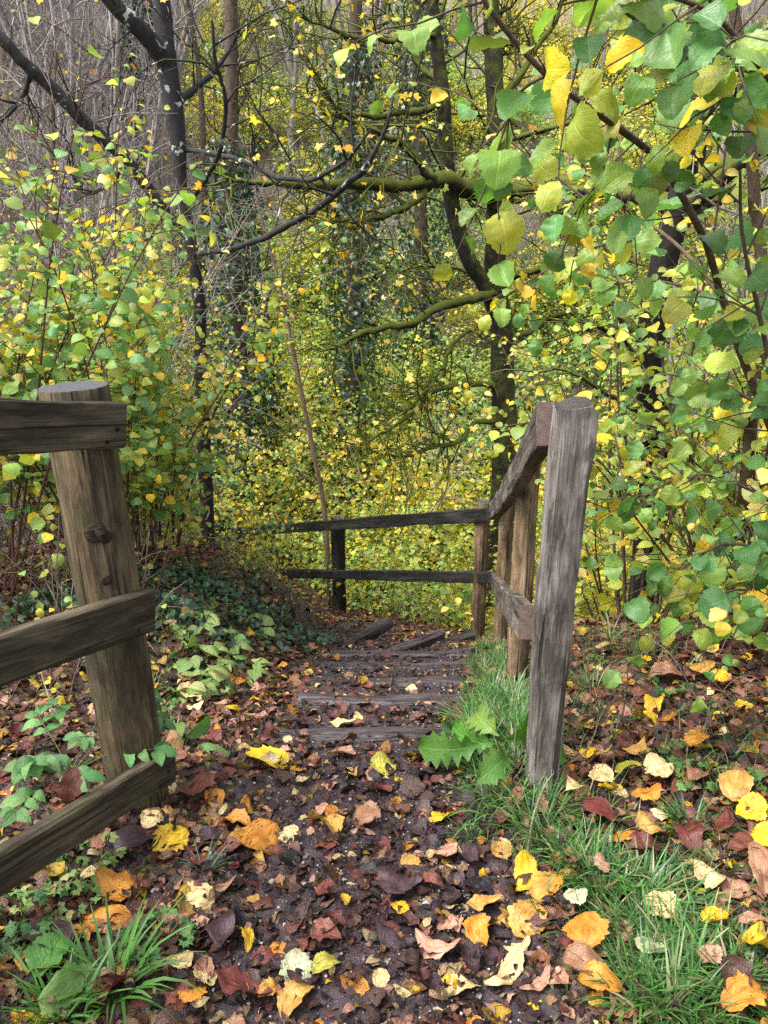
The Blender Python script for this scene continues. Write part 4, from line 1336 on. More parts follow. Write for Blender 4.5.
big = [
    (268, 766, 46, 'y', 'bright yellow leaf curled up on the mud just before the first step edge'),
    (383, 772, 30, 'yg', 'half green half yellow leaf lying upright on the middle of the path'),
    (341, 759, 34, 'p', 'pale pink leaf lying flat below the topmost step edge'),
    (343, 731, 26, 'c', 'long cream leaf lying on the topmost step edge'),
    (259, 848, 54, 'o', 'large crumpled orange leaf on the path level with the grey post foot'),
    (326, 830, 46, 'oc', 'tan and ochre leaf with torn edge in the middle of the path'),
    (366, 822, 32, 't', 'brown leaf with a yellow corner beside the torn ochre leaf'),
    (442, 822, 26, 'y', 'squarish yellow leaf near the grass edge of the path'),
    (400, 913, 19, 'y', 'small round yellow leaf alone on dark mud in mid path'),
    (446, 856, 30, 'p', 'pinkish cream oval leaf standing on edge near the verge'),
    (172, 848, 38, 'y', 'yellow leaf below the end of the lowest fence board'),
    (246, 944, 36, 'y', 'curved yellow leaf lying over the big veined purple leaf'),
    (222, 934, 66, 'pu', 'big purple brown leaf with clear veins on the muddy path'),
    (206, 985, 28, 'c', 'round cream leaf by the dark mud beside the broad grass clump'),
    (183, 970, 24, 'c', 'cream leaf touching the broad grass clump'),
    (193, 903, 40, 'c', 'yellow and cream curled leaf under the lone grass tuft'),
    (193, 1000, 30, 'o', 'orange leaf with yellow top at the edge of the broad grass clump'),
    (240, 1002, 60, 'dr', 'long maroon leaf pressed in the mud at the near edge'),
    (297, 978, 36, 'pg', 'round pale green mottled leaf next to a lime one'),
    (326, 972, 30, 'yg', 'torn lime yellow leaf next to a round pale green one'),
    (296, 1009, 44, 'oc', 'square yellow leaf with brown blotches at the near edge of the path'),
    (322, 944, 38, 'r', 'reddish brown lobed leaf between mud and two green leaves'),
    (301, 953, 16, 'r', 'tiny red brown leaf beside the lobed reddish one'),
    (524, 884, 38, 'y', 'brightest yellow round leaf where grass meets the path'),
    (546, 894, 40, 'o', 'orange tan leaf half under the brightest yellow one'),
    (527, 926, 44, 'oc', 'mottled orange and yellow leaf below the brightest yellow one'),
    (517, 953, 28, 'c', 'pale yellow wavy leaf among pebbles near the verge'),
    (477, 938, 38, 'o', 'orange leaf with dark specks left of a mottled yellow one'),
    (438, 953, 50, 'p', 'large crinkled pinkish tan leaf in the middle of the near path'),
    (505, 981, 54, 'c', 'long cream leaf with saw edge pointing at the viewer'),
    (574, 914, 24, 'pg', 'pale grey green leaf resting in the grass edge'),
    (583, 948, 46, 'o', 'yellow leaf covered in red brown spots by the verge'),
    (581, 981, 42, 't', 'flat reddish tan round leaf under the spotted yellow one'),
    (597, 1003, 42, 'o', 'burnt orange leaf near the lower verge corner'),
    (536, 990, 38, 'p', 'pinkish orange jagged leaf beside the long cream one'),
    (450, 992, 20, 'y', 'small golden leaf overlapping a cream torn one'),
    (464, 994, 36, 'c', 'cream torn leaf under a small golden one'),
    (430, 890, 26, 'r', 'dull red leaf on gravelly mud by a purple one'),
    (480, 896, 40, 'bk', 'nearly black crumpled leaf beside the grass verge'),
    (484, 913, 36, 'oc', 'tan strip of leaf under the nearly black one'),
    (469, 866, 40, 'pu', 'narrow purple brown leaf pointing up the path by the verge'),
    (399, 888, 46, 'pu', 'folded purple leaf in mid path above the small round yellow one'),
    (392, 942, 44, 'pu', 'dark purple leaf left of the large crinkled tan one'),
    (470, 970, 40, 'pu', 'purple brown leaf behind the long cream one'),
    (576, 803, 34, 'c', 'cream yellow leaf just in front of the grey post foot'),
    (600, 791, 30, 'c', 'cream leaf with curled rim right of the grey post foot'),
    (606, 806, 24, 'y', 'yellow leaf beside two cream ones near the grey post'),
    (657, 783, 32, 'c', 'broad cream leaf with brown freckles on the verge bank'),
    (645, 809, 30, 'o', 'golden orange leaf in grass below the freckled cream one'),
    (733, 800, 40, 'oc', 'large yellow and brown leaf standing up on the bank'),
    (748, 828, 32, 'y', 'bright yellow leaf hanging below the large yellow and brown one'),
    (600, 826, 38, 'dr', 'dark red leaf in the grass below the grey post'),
    (647, 841, 28, 'oc', 'yellow ochre leaf caught between grass blades'),
    (622, 852, 26, 'o', 'frilly orange yellow leaf in the thick of the verge grass'),
    (641, 861, 34, 'dr', 'dark crimson leaf under the verge grass'),
    (687, 850, 36, 'dr', 'deep maroon leaf between two grass tufts'),
    (708, 894, 36, 'c', 'pale cream leaf with dark flecks lying on grass'),
    (660, 926, 40, 'c', 'lemon cream leaf with ragged end lying on grass'),
    (647, 971, 34, 'pg', 'pale green heart shaped leaf on the lower verge grass'),
    (712, 937, 30, 'y', 'folded yellow leaf on grass near a pink tan one'),
    (752, 938, 32, 'p', 'crumpled pink tan leaf above a yellow one on the verge'),
    (756, 962, 44, 'y', 'wide yellow leaf under a crumpled pink tan one'),
    (706, 977, 26, 'p', 'small pinkish leaf sunk in the lower grass'),
    (733, 996, 42, 'db', 'dark brown leaf in the grass near the lower corner'),
    (741, 1016, 48, 'o', 'orange and yellow leaf in the lowest verge corner'),
    (764, 858, 34, 'y', 'yellow leaf cut off by the edge of the view on the bank'),
    (746, 862, 40, 'r', 'reddish brown curled leaf beside a cut off yellow one'),
    (758, 886, 54, 't', 'long tan dry leaf drooping down the bank'),
    (600, 881, 20, 'p', 'small pink orange leaf resting on verge grass'),
    (758, 836, 36, 'r', 'rust red leaf at the top of the grassy bank'),
    (698, 788, 32, 't', 'rusty tan leaf beside the small herb plants'),
    (587, 765, 20, 'y', 'yellow leaf close to the grey post on its far side'),
    (626, 782, 28, 'yg', 'greenish yellow folded leaf by the freckled cream one'),
    (717, 690, 24, 'y', 'bright yellow leaf standing out in the dark hollow under the hazel'),
    (653, 714, 28, 'y', 'upper one of a pile of yellow leaves on the bank'),
    (645, 730, 30, 'y', 'lower one of a pile of yellow leaves on the bank'),
    (664, 729, 24, 'o', 'orange yellow leaf touching the pile of yellow ones'),
    (664, 685, 32, 't', 'standing tan leaf with pale rim below the hazel'),
    (700, 676, 28, 'oc', 'ochre leaf at the lip of the dark hollow'),
    (725, 674, 28, 'r', 'red brown leaf at the lip of the dark hollow'),
    (695, 752, 26, 'o', 'orange brown leaf above the small herb plants'),
    (597, 765, 24, 'y', 'second yellow leaf beside the far foot of the grey post'),
    (633, 762, 26, 'oc', 'yellow ochre leaf halfway up the bank'),
    (189, 617, 22, 'c', 'cream leaf on the bank above the pale seedlings'),
    (172, 583, 18, 'o', 'orange yellow leaf upright on the bank behind the fat post'),
    (221, 588, 14, 'o', 'small orange leaf in the ivy on the bank'),
    (231, 589, 14, 'r', 'small brick red leaf in the ivy on the bank'),
    (184, 597, 18, 'r', 'red brown leaf beside the fat post on the bank'),
    (221, 610, 14, 'y', 'small yellow leaf under the ivy on the bank'),
    (281, 681, 20, 'y', 'yellow star shaped leaf on the path edge by the second step'),
    (257, 706, 18, 'y', 'round golden leaf at the path edge near the bank'),
    (238, 712, 30, 'y', 'narrow yellow leaf lying across the path edge'),
    (190, 701, 26, 'c', 'cream leaf at the foot of the fat round post'),
    (276, 607, 12, 'c', 'tiny cream leaf on the dark ivy by the path'),
    (236, 684, 26, 'o', 'orange brown leaf among dark ones on the bank slope'),
    (117, 896, 44, 'o', 'upper crumpled orange ochre leaf below the sloping boards'),
    (103, 923, 58, 'o', 'lower long orange ochre leaf below the sloping boards'),
    (153, 824, 26, 'c', 'cream leaf beside the lowest board end'),
    (47, 916, 36, 'r', 'triangular red brown leaf by the feathery herb'),
    (47, 950, 66, 'pu', 'large dark ribbed leaf below the sloping boards'),
    (42, 977, 52, 'oc', 'long ochre strip of leaf in the near corner'),
    (106, 997, 54, 'dr', 'shiny dark red leaf lying in the broad grass clump'),
    (134, 850, 62, 'pu', 'long drooping purple brown leaf beside the grey pebbles'),
    (200, 797, 40, 'r', 'orange red leaf heap piece beside the fat post foot'),
    (236, 828, 34, 'o', 'small orange crumpled leaf behind the large orange one'),
    (604, 656, 20, 'c', 'pale seed husk like leaf under the grassy stems'),
]
for px, py, s, c, lab in big:
    p = ground_at(px, py)
    nar = any(k in lab for k in ('long', 'narrow', 'strip', 'saw edge', 'veined', 'clear veins'))
    o = fallen(p, s * zdepth(p) / FPX * 1.03, c, lab, shape=LANCE_ME[int(rng.integers(2))] if nar else None, lift=.020 + (.034 if p[0] > .45 else 0), jit=.06, tilt=.22)

# a dead leaf caught on the lowest board
p = at(70, 786, 1.60)
g = Geo()
tp = LITTER[4]
g.add(tp[0] - np.array([0, .5, 0]), tp[1], None, (1, 1, 1), tp[3])
o = bpy.data.objects.new('fallen_leaf', g.mesh('fallen_leaf', M_FALLEN))
COL.objects.link(o)
o.location = p
o.rotation_euler = (R(70), R(15), R(10))
o.scale = (.085, .085, .085)
o.color = (.13, .045, .03, 1)
tag(o, 'red brown leaf draped over the lowest sloping board', 'leaf')


def zone_leaves(n, xr, yr, test, cls, size, group, label, lift=.008):
    k = t = 0
    while k < n and t < n * 60:
        t += 1
        x, y = rng.uniform(*xr), rng.uniform(*yr)
        if not test(x, y) or any((x - a) ** 2 + (y - b) ** 2 < .055 ** 2 for a, b in placed[:len(big)]):
            continue
        fallen((x, y, float(H(x, y))), rng.uniform(*size), cls[int(rng.integers(len(cls)))], label, group, lift=lift + .01 * rng.random(), tilt=.3)
        k += 1


pth = lambda x, y: path_mask(x, y) > .5
zone_leaves(58, (-.6, .6), (1.15, 2.9), pth, ['db', 'pu', 'db', 'r'], (.045, .095), 'dark brown leaves trodden into the path', 'dark brown or purple leaf trodden into the path mud')
zone_leaves(22, (-.55, .55), (1.25, 4.0), pth, ['t', 'p', 'oc'], (.035, .075), 'tan leaves scattered on the path', 'small tan leaf scattered among dark ones on the path')
zone_leaves(44, (-.45, .65), (1.2, 2.4), pth, ['o', 'oc', 'p', 'c', 'y'], (.035, .075), 'small bright leaves on the near path', 'small orange, yellow or pinkish leaf lying loose on the near path')
zone_leaves(8, (-.5, .5), (2.5, 5.0), pth, ['y', 'c'], (.035, .06), 'small pale leaves on the steps', 'small yellow or cream leaf lying on the lower steps')
zone_leaves(42, (.5, 1.6), (1.3, 3.3), lambda x, y: not pth(x, y), ['r', 'dr', 'db', 't', 'r'], (.06, .11), 'red brown leaves on the verge bank', 'red brown leaf half hidden in the verge bank litter')
zone_leaves(20, (.5, 1.6), (1.3, 3.6), lambda x, y: not pth(x, y), ['p', 'c', 'oc', 't', 'p'], (.05, .09), 'dry pale leaves on the verge bank', 'dry pale tan leaf scattered on the verge bank')
zone_leaves(30, (-1.7, -.45), (1.2, 4.8), lambda x, y: not pth(x, y), ['r', 'db', 'pu', 't'], (.05, .1), 'brown leaves on the fence side bank', 'brown leaf in the litter on the fence side bank')

def off_steps(x, y, w=.06):
    ok = np.ones_like(x, bool)
    for A, B in STEP_LINES:
        e = (B - A)[:2]
        L2 = e @ e
        t_ = np.clip(((x - A[0]) * e[0] + (y - A[1]) * e[1]) / L2, 0, 1)
        ok &= (x - A[0] - t_ * e[0]) ** 2 + (y - A[1] - t_ * e[1]) ** 2 > w * w
    return ok


# the mass of older litter
n = 21000
y = 1.0 + 9.5 * rng.random(n) ** 1.15
x = rng.uniform(-1, 1, n) * (1.1 + .34 * y)
k = (vnoise(x, y, .3, 12) + .25 * (1 - path_mask(x, y)) > .30 * rng.random(n) + .22) & ((path_mask(x, y) < .5) | (rng.random(n) < .58 + .05 * sstep(3, 5, y)))
k &= off_steps(x, y) | (rng.random(len(x)) < .45)
x, y = x[k], y[k]
n = len(x)
P = np.stack([x, y, H(x, y) + .004 + .010 * rng.random(n)], -1)
N = nrm(Hn(x, y) + .30 * rng.standard_normal((n, 3)))
a = rng.random(n) * 6.283
A = np.stack([np.cos(a), np.sin(a), 0 * a], -1)
onp = path_mask(x, y)[:, None]
cp = palette(n, [LC['pu'], LC['db'], LC['bk'], LC['dr'], LC['r'], LC['t'], LC['p'], LC['o'], LC['c'], LC['y']], [5.5, 5, 2.4, 1.8, 1.6, 1.3, 1.1, .4, .5, .35], .3) * .78
cb = palette(n, [LC['pu'], LC['db'], LC['dr'], LC['r'], LC['t'], LC['p'], LC['o'], LC['c'], LC['y'], LC['oc']], [2, 3, 1.8, 3.2, 2.6, 1.0, .9, .7, .7, .9], .3)
g = Geo()
scatter(g, LITMID,
        P, A, N, .028 + .058 * rng.random(n) ** 1.2, np.where(onp > .5, cp, cb))
tag(g.build('leaf_litter', M_LITTER), kind='stuff')
# crumbs of leaf and bark
n = 34000
y = 1.0 + 6.0 * rng.random(n) ** 1.6
x = rng.uniform(-1, 1, n) * (.9 + .34 * y)
k = off_steps(x, y) | (rng.random(n) < .5)
x, y = x[k], y[k]
n = len(x)
P = np.stack([x, y, H(x, y) + .003 + .030 * rng.random(n) ** 3], -1)
a = rng.random(n) * 6.283
g = Geo()
scatter(g, [crumple(leaf_grid(np.array([.05, .22, .32, .18, .03]), cols=(-1, 0, 1), fold=f_, curl=c_, serr=.12, seed=q_), .14, q_, .4) for q_, (f_, c_) in enumerate(((.2, .4), (-.2, .2), (.5, -.4), (.1, .7)))], P, np.stack([np.cos(a), np.sin(a), .25 * rng.standard_normal(n)], -1), nrm(Hn(x, y) + .5 * rng.standard_normal((n, 3))), .010 + .034 * rng.random(n) ** 1.4,
        palette(n, [LC['pu'], LC['db'], LC['bk'], LC['r'], LC['t'], LC['p'], LC['c'], LC['y']], [4.5, 4.5, 2.4, 2.0, 1.7, 1.2, .8, .3], .3) * .85)
tag(g.build('leaf_crumbs', M_LITTER), kind='stuff')

# ------------------------------------------------------------------ stones
PEB = []
for q in range(4):
    import bmesh
    bm = bmesh.new()
    bmesh.ops.create_icosphere(bm, subdivisions=3, radius=1)
    r_ = np.random.default_rng(q)
    ax = [nrm(r_.standard_normal(3)) for _ in range(6)]
    for v in bm.verts:
        p = np.array(v.co)
        k = 1.0
        for a_ in ax:
            k = min(k, .78 / max(p @ a_, .3))
        v.co = Vector(p * k * [1, .8, .55])
    me = bpy.data.meshes.new('pebble')
    bm.to_mesh(me)
    bm.free()
    me.polygons.foreach_set('use_smooth', [True] * len(me.polygons))
    ca = me.attributes.new('Col', 'FLOAT_COLOR', 'POINT')
    ca.data.foreach_set('color', np.ones(len(me.vertices) * 4, np.float32))
    me.materials.append(STONE)
    PEB.append(me)


def pebble(p, s, c, label, group=None):
    o = bpy.data.objects.new('pebble', PEB[int(rng.integers(4))])
    COL.objects.link(o)
    o.location = (p[0], p[1], p[2] + s * .2)
    o.rotation_euler = (rng.normal() * .2, rng.normal() * .2, rng.random() * 6.28)
    o.scale = (s, s, s)
    o.color = (*c, 1)
    tag(o, label, 'stone', group)


for px, py, s, c, lab in ((118, 852, 12, (.26, .24, .24), 'upper grey pebble under the lowest fence board'), (119, 869, 11, (.30, .28, .28), 'lower pale grey pebble under the lowest fence board'),
                          (110, 838, 13, (.20, .15, .14), 'brownish stone tucked under the lowest fence board'), (155, 893, 9, (.2, .18, .19), 'small grey pebble beside the lone grass tuft'),
                          (455, 897, 8, (.30, .32, .34), 'upper blue grey pebble on gravelly mud near the verge'), (464, 915, 8, (.34, .34, .36), 'lower blue grey pebble on gravelly mud near the verge'),
                          (539, 956, 11, (.24, .22, .24), 'grey pebble next to the wavy pale yellow leaf'), (428, 908, 14, (.42, .38, .36), 'long whitish stone in mid path'),
                          (478, 1000, 9, (.38, .38, .4), 'pale stone beside the long cream leaf'), (280, 912, 9, (.38, .34, .33), 'whitish pebble between purple leaves'),
                          (384, 964, 11, (.45, .42, .42), 'white stone flake by the large crinkled leaf'), (300, 914, 8, (.34, .25, .22), 'pinkish pebble beside the whitish one'),
                          (213, 918, 11, (.16, .14, .15), 'dark grey flat stone under the purple veined leaf')):
    p = ground_at(px, py)
    pebble(p, s * zdepth(p) / FPX * .55, c, lab)
for k in range(110):
    x, y = rng.uniform(-.5, .55), 1.2 + 1.7 * rng.random() ** 1.2
    if path_mask(x, y) > .4:
        v = rng.uniform(.10, .34)
        pebble((x, y, float(H(x, y))), rng.uniform(.004, .012), (v * 1.05, v * .95, v * .95), 'tiny stone bedded in the path mud', 'tiny stones bedded in the path')
n = 7500
y = 1.0 + 4.5 * rng.random(n) ** 1.4
x = rng.uniform(-.75, .75, n)
k = vnoise(x, y, .2, 30) * path_mask(x, y) > .42 * rng.random(n)
x, y = x[k], y[k]
n = len(x)
oc_ = np.array([(1, 0, 0), (-1, 0, 0), (0, 1, 0), (0, -1, 0), (0, 0, .7), (0, 0, -.7)], float)
of = np.array([(0, 2, 4), (2, 1, 4), (1, 3, 4), (3, 0, 4), (2, 0, 5), (1, 2, 5), (3, 1, 5), (0, 3, 5)])
s = .0018 + .0055 * rng.random(n) ** 2
V = np.stack([x, y, H(x, y) + s * .4 + .006 * rng.random(n)], -1)[:, None] + s[:, None, None] * oc_[None] * (1 + .3 * rng.standard_normal((n, 6, 1)))
v = rng.uniform(.10, .58, (n, 1, 1)) * np.array([1.03, .95, .93])
g = Geo()
g.add(V.reshape(-1, 3), None, (of[None] + (np.arange(n) * 6)[:, None, None]).reshape(-1, 3), np.broadcast_to(v, (n, 6, 3)).reshape(-1, 3))
gm = STONE.copy()
gm.name = 'grit_stone'
tag(g.build('gravel', gm), kind='stuff')


# ------------------------------------------------------------------ grass
def blades(g, P, D, L, W, C, bend=.9, seg=5):
    """curved tapering blades from P heading D (horizontal), length L, width W"""
    n = len(P)
    t = np.linspace(0, 1, seg)
    D = nrm(D)
    S = np.stack([-D[:, 1], D[:, 0], 0 * D[:, 0]], -1)
    b = bend * (.4 + 1.2 * rng.random(n))
    ang = .2 + .55 * rng.random(n)[:, None] + (b * (.6 + 1.1 * rng.random(n)))[:, None] * t[None] ** 1.3
    dx = np.cumsum(np.sin(ang), 1) / seg
    dz = np.cumsum(np.cos(ang), 1) / seg
    dx -= dx[:, :1]
    dz -= dz[:, :1]
    mid = P[:, None] + L[:, None, None] * (dx[..., None] * D[:, None] + dz[..., None] * UP)
    hw = W[:, None] * .5 * np.clip(1.15 - t, .06, .9)[None] * np.minimum(1, .6 + t * 2)[None]
    tw = S[:, None] + .25 * UP * np.sign(rng.random(n) - .5)[:, None, None]
    V = np.stack([mid - hw[..., None] * tw, mid + .12 * hw[..., None] * UP * -1, mid + hw[..., None] * tw], 2)
    k = seg * 3
    V = V.reshape(n, k, 3)
    F = []
    for i in range(seg - 1):
        for j in (0, 1):
            F.append((i * 3 + j, i * 3 + j + 1, i * 3 + j + 4, i * 3 + j + 3))
    F = (np.array(F)[None] + (np.arange(n) * k)[:, None, None]).reshape(-1, 4)
    g.add(V.reshape(-1, 3), F, None, np.repeat(C, k, 0), None)


GC = [(.028, .085, .020), (.048, .130, .028), (.09, .20, .04), (.24, .20, .10)]


def tuft_mesh(n, L, W, spread, cols, w, bend=.9):
    a = rng.random(n) * 6.283
    r_ = spread * rng.random(n) ** .7
    P = np.stack([r_ * np.cos(a), r_ * np.sin(a), 0 * a - .01], -1)
    a2 = a + .6 * rng.standard_normal(n)
    g = Geo()
    blades(g, P, np.stack([np.cos(a2), np.sin(a2), 0 * a], -1), L * (.5 + .7 * rng.random(n)), W * (.7 + .6 * rng.random(n)), palette(n, cols, w), bend)
    return g.mesh('grass_tuft', M_GRASS)


T_FINE = [tuft_mesh(75, .17, .0055, .06, GC, [2.5, 3, 2.2, .9]) for _ in range(3)]
T_LUSH = [tuft_mesh(95, .20, .0095, .075, GC, [2, 3, 2.4, .8]) for _ in range(3)]
T_BROAD = [tuft_mesh(70, .22, .012, .06, [(.045, .13, .022), (.07, .17, .03), (.11, .20, .04)], [3, 3, 1])]
T_BLUE = [tuft_mesh(46, .14, .004, .02, [(.045, .10, .06), (.08, .15, .09), (.2, .2, .14)], [3, 2, 1], 1.1)]
T_LONG = [tuft_mesh(60, .36, .006, .05, [(.06, .13, .035), (.13, .19, .06), (.30, .27, .14)], [2, 3, 1], 1.3)]


def tuft(me, p, s, label, group=None):
    o = bpy.data.objects.new('grass_tuft', me)
    COL.objects.link(o)
    o.location = (p[0], p[1], p[2])
    o.rotation_euler = (0, 0, rng.random() * 6.28)
    o.scale = (s, s, s)
    tag(o, label, 'grass tuft', group)


tuft(T_BLUE[0], ground_at(205, 872), 1.0, 'lone blue green grass tuft standing in the mud by the path edge')
tuft(T_BROAD[0], ground_at(112, 985), 1.0, 'broad bladed glossy grass clump in the near corner below the boards')
tuft(T_BROAD[0], ground_at(60, 1015), .8, 'second broad bladed clump close to the cut off green leaf')
for k in range(3):
    tuft(T_LONG[0], ground_at((610, 640, 590)[k], (640, 655, 690)[k]), (1, .9, .8)[k], ('long arching grass behind the grey post, under the hazel', 'long straw tipped grass at the dark hollow', 'long grass leaning against the grey post')[k])
for px, py, s in ((515, 800, 1), (500, 820, 1), (480, 800, .9), (535, 830, 1), (560, 850, 1), (590, 860, .9), (545, 810, 1), (475, 770, .8), (520, 770, .9), (470, 835, .7), (500, 700, .9), (485, 680, .8), (510, 680, .9), (520, 720, .8), (475, 720, .6), (500, 650, .7), (508, 660, .8), (522, 700, .8), (515, 740, .8), (470, 690, .6), (478, 740, .7), (505, 640, .7), (490, 640, .7), (478, 660, .6), (530, 640, .8), (500, 760, .9), (486, 775, .8), (470, 800, .7), (495, 650, .9), (505, 670, 1), (500, 690, 1), (520, 690, 1), (512, 715, 1), (480, 705, .8), (475, 670, .7), (530, 735, .9), (520, 655, .8), (512, 685, .8), (498, 720, .7), (490, 660, .6)):
    tuft(T_FINE[int(rng.integers(3))], ground_at(px, py), s * (.85 + .3 * rng.random()), 'fine grass tuft along the path edge by the grey post', 'grass tufts along the path edge by the grey post')
for px, py, s in ((600, 890, .9), (640, 900, 1), (660, 880, .9), (680, 905, 1), (640, 940, .9), (670, 965, 1.1), (690, 985, 1.1), (640, 1000, 1), (720, 985, .9), (690, 1015, 1), (740, 1000, .8), (610, 870, .9), (690, 830, .8), (720, 870, .7), (600, 915, .7), (670, 1020, 1), (755, 975, .7), (590, 880, .9), (620, 905, .9), (650, 955, 1), (665, 1000, 1), (630, 975, .8), (700, 940, .8), (655, 905, 1), (615, 940, .7), (735, 950, .7), (575, 870, .9)):
    tuft(T_LUSH[int(rng.integers(3))], ground_at(px, py), s * (.75 + .3 * rng.random()), 'lush grass tuft growing among leaves on the near verge', 'lush grass tufts on the near verge')
for px, py, s in ((150, 690, .8), (165, 660, .7), (175, 735, .7), (205, 700, .6), (170, 560, .9), (190, 570, .9), (210, 580, .8), (240, 640, .5), (150, 600, .8), (215, 620, .5), (190, 640, .7), (160, 625, .7), (225, 690, .5)):
    tuft(T_FINE[int(rng.integers(3))], ground_at(px, py), s, 'small grass tuft on the bank behind the fat post', 'small grass tufts on the bank')
for px, py, s in ((300, 590, .8), (380, 600, .8), (410, 605, .8), (440, 610, .8), (395, 590, .9), (255, 575, .9), (225, 570, .9), (455, 600, .8)):
    p = ground_at(px, py)
    tuft(T_LONG[0], p, s, 'straggly grass tuft at the foot of the crossing fence', 'straggly grass tufts under the crossing fence')
for k in range(34):
    q = ground_at(rng.uniform(472, 524), rng.uniform(628, 775))
    tuft(T_LUSH[k % 3], q, rng.uniform(.7, 1.0), 'bright grass tuft lining the steps below the sloping handrail', 'bright grass tufts lining the steps')
n = 3400
y = 1.25 + 3.3 * rng.random(n) ** 1.2
x = rng.uniform(.28, 1.5, n)
k = (vnoise(x, y, .28, 21) > .34 + .2 * rng.random(n)) & (path_mask(x, y) < .55)
x, y = x[k], y[k]
n = len(x)
a = rng.random(n) * 6.283
g = Geo()
blades(g, np.stack([x, y, H(x, y) - .005], -1), np.stack([np.cos(a), np.sin(a), 0 * a], -1), .07 + .11 * rng.random(n), .003 + .003 * rng.random(n), palette(n, GC, [3, 3, 2, 1.2]))
tag(g.build('grass', M_GRASS), kind='stuff')


# ------------------------------------------------------------------ small plants
def plant(name, label, base, n, L, leaf, tpls, cols, w, cat='plant', group=None, up=.9, leafs=1, mat=None, stem=.0016, bark=None, rnd=.35, fl=(0, -.35, .85), spread=.01):
    """a rosette of stalks each ending in one leaf (or carrying pairs of leaflets)"""
    base = np.asarray(base, float)
    root = thing(name, label, cat, base, group)
    gs_, lv_ = Geo(), Leaves()
    for k in range(n):
        a = 6.283 * k / n + .5 * rng.standard_normal()
        d = nrm(np.array([math.cos(a), math.sin(a), up * (.5 + rng.random())]))
        P = line_from(base + spread * np.array([math.cos(a), math.sin(a), -.3]), d, L * (.55 + .6 * rng.random()), 6, droop=.25, wob=.07)
        tube(gs_, P, np.linspace(stem, stem * .6, 6), 4, (.10, .17, .05))
        T = nrm(P[-1] - P[-2])
        hz_ = np.array([math.cos(a), math.sin(a), -.15])
        for q in range(leafs):
            if leafs == 1:
                p, A = P[-1], hz_ + .25 * rng.standard_normal(3)
            else:
                f = 1 - (q // 2) / ((leafs + 1) / 2) * .62
                i = min(int(f * 5), 4)
                p = P[i] + (P[i + 1] - P[i]) * (f * 5 - i)
                sd = nrm(np.cross(T, UP)) * (1 if q % 2 else -1)
                A = hz_ * .5 + sd if q < leafs - 1 else hz_
                if q == leafs - 1:
                    p = P[-1]
            lv_.P.append(p)
            lv_.A.append(A)
            lv_.N.append(nrm(np.asarray(fl) + rnd * rng.standard_normal(3)))
            lv_.S.append(leaf * (.7 + .5 * rng.random()))
    gs_.build('stem', bark or M_HERB, root, base)
    gl_ = Geo()
    lv_.put(gl_, tpls, cols, w, .12)
    gl_.build('foliage', mat or M_HERB, root, base)
    return root


PINN = [leaf_grid(ovate(8, .27, .45, 1.6), cols=(-1, 0, 1), fold=.25, curl=.25 + .3 * q, serr=.06, seed=q) for q in range(2)]
FG = [(.055, .14, .035), (.085, .19, .045), (.12, .22, .06)]
PG = [(.20, .30, .09), (.28, .36, .13), (.15, .26, .09)]
CGn = [(.055, .155, .050), (.08, .20, .062), (.12, .24, .08)]
plant('dock_plant', 'big lobed bright green leaf rosette beside the grey post foot', ground_at(503, 770), 7, .14, .19, LOBED, [(.065, .17, .03), (.10, .22, .042)], [2, 1], up=1.4, rnd=.3, stem=.003, fl=(-.1, -.8, .5))
plant('dock_plant', 'crinkled green leaf rosette lower down the grass edge of the path', ground_at(488, 792), 4, .06, .15, LOBED, [(.09, .20, .04)], [1], up=.9, stem=.003)
plant('elder_seedling', 'green seedling with paired leaflets growing behind the sloping boards', at(70, 772, 2.0), 10, .30, .062, PINN, CGn, [1, 1, 1], up=1.1, leafs=7, stem=.002, rnd=.3)
plant('elder_seedling', 'smaller green leaflet seedling at the foot of the fat post behind the boards', at(108, 742, 2.15), 6, .2, .06, PINN, CGn, [1, 1, 1], up=1.2, leafs=5, stem=.002)
pale = [((205, 668), 'pale lime seedling with long narrow leaves on the bank beside the fat post'), ((232, 672), 'pale narrow leaved seedling nearest the path on the bank'), ((190, 690), 'pale seedling with two big round leaves at the fat post foot'),
        ((250, 628), 'bright small green seedling beside the dark ivy'), ((188, 632), 'pale lime seedling highest up the bank near the fat post'), ((222, 648), 'pale seedling in the middle of the bank'), ((180, 660), 'wilted pale seedling tucked behind the fat post')]
for (px, py), lab in pale:
    plant('seedling', lab, ground_at(px, py), 8, .12, .088, LANCE + MID[:1], PG, [1, 1, 1], up=.9, leafs=3, rnd=.4)
plant('dock_plant', 'dark green strap leaved plant between the fat post and the path', ground_at(183, 752), 8, .05, .13, LANCE, FG, [1, 1, 1], up=1.6)
plant('broad_leaf_plant', 'large round green leaf cut off at the near corner', ground_at(12, 1012), 4, .06, .13, BROAD[:2], FG, [1, 2, 1], up=.7)
plant('broad_leaf_plant', 'round green leaves under the broad bladed grass clump', ground_at(118, 1018), 3, .03, .10, BROAD[:2], FG, [1, 2, 1], up=.6)
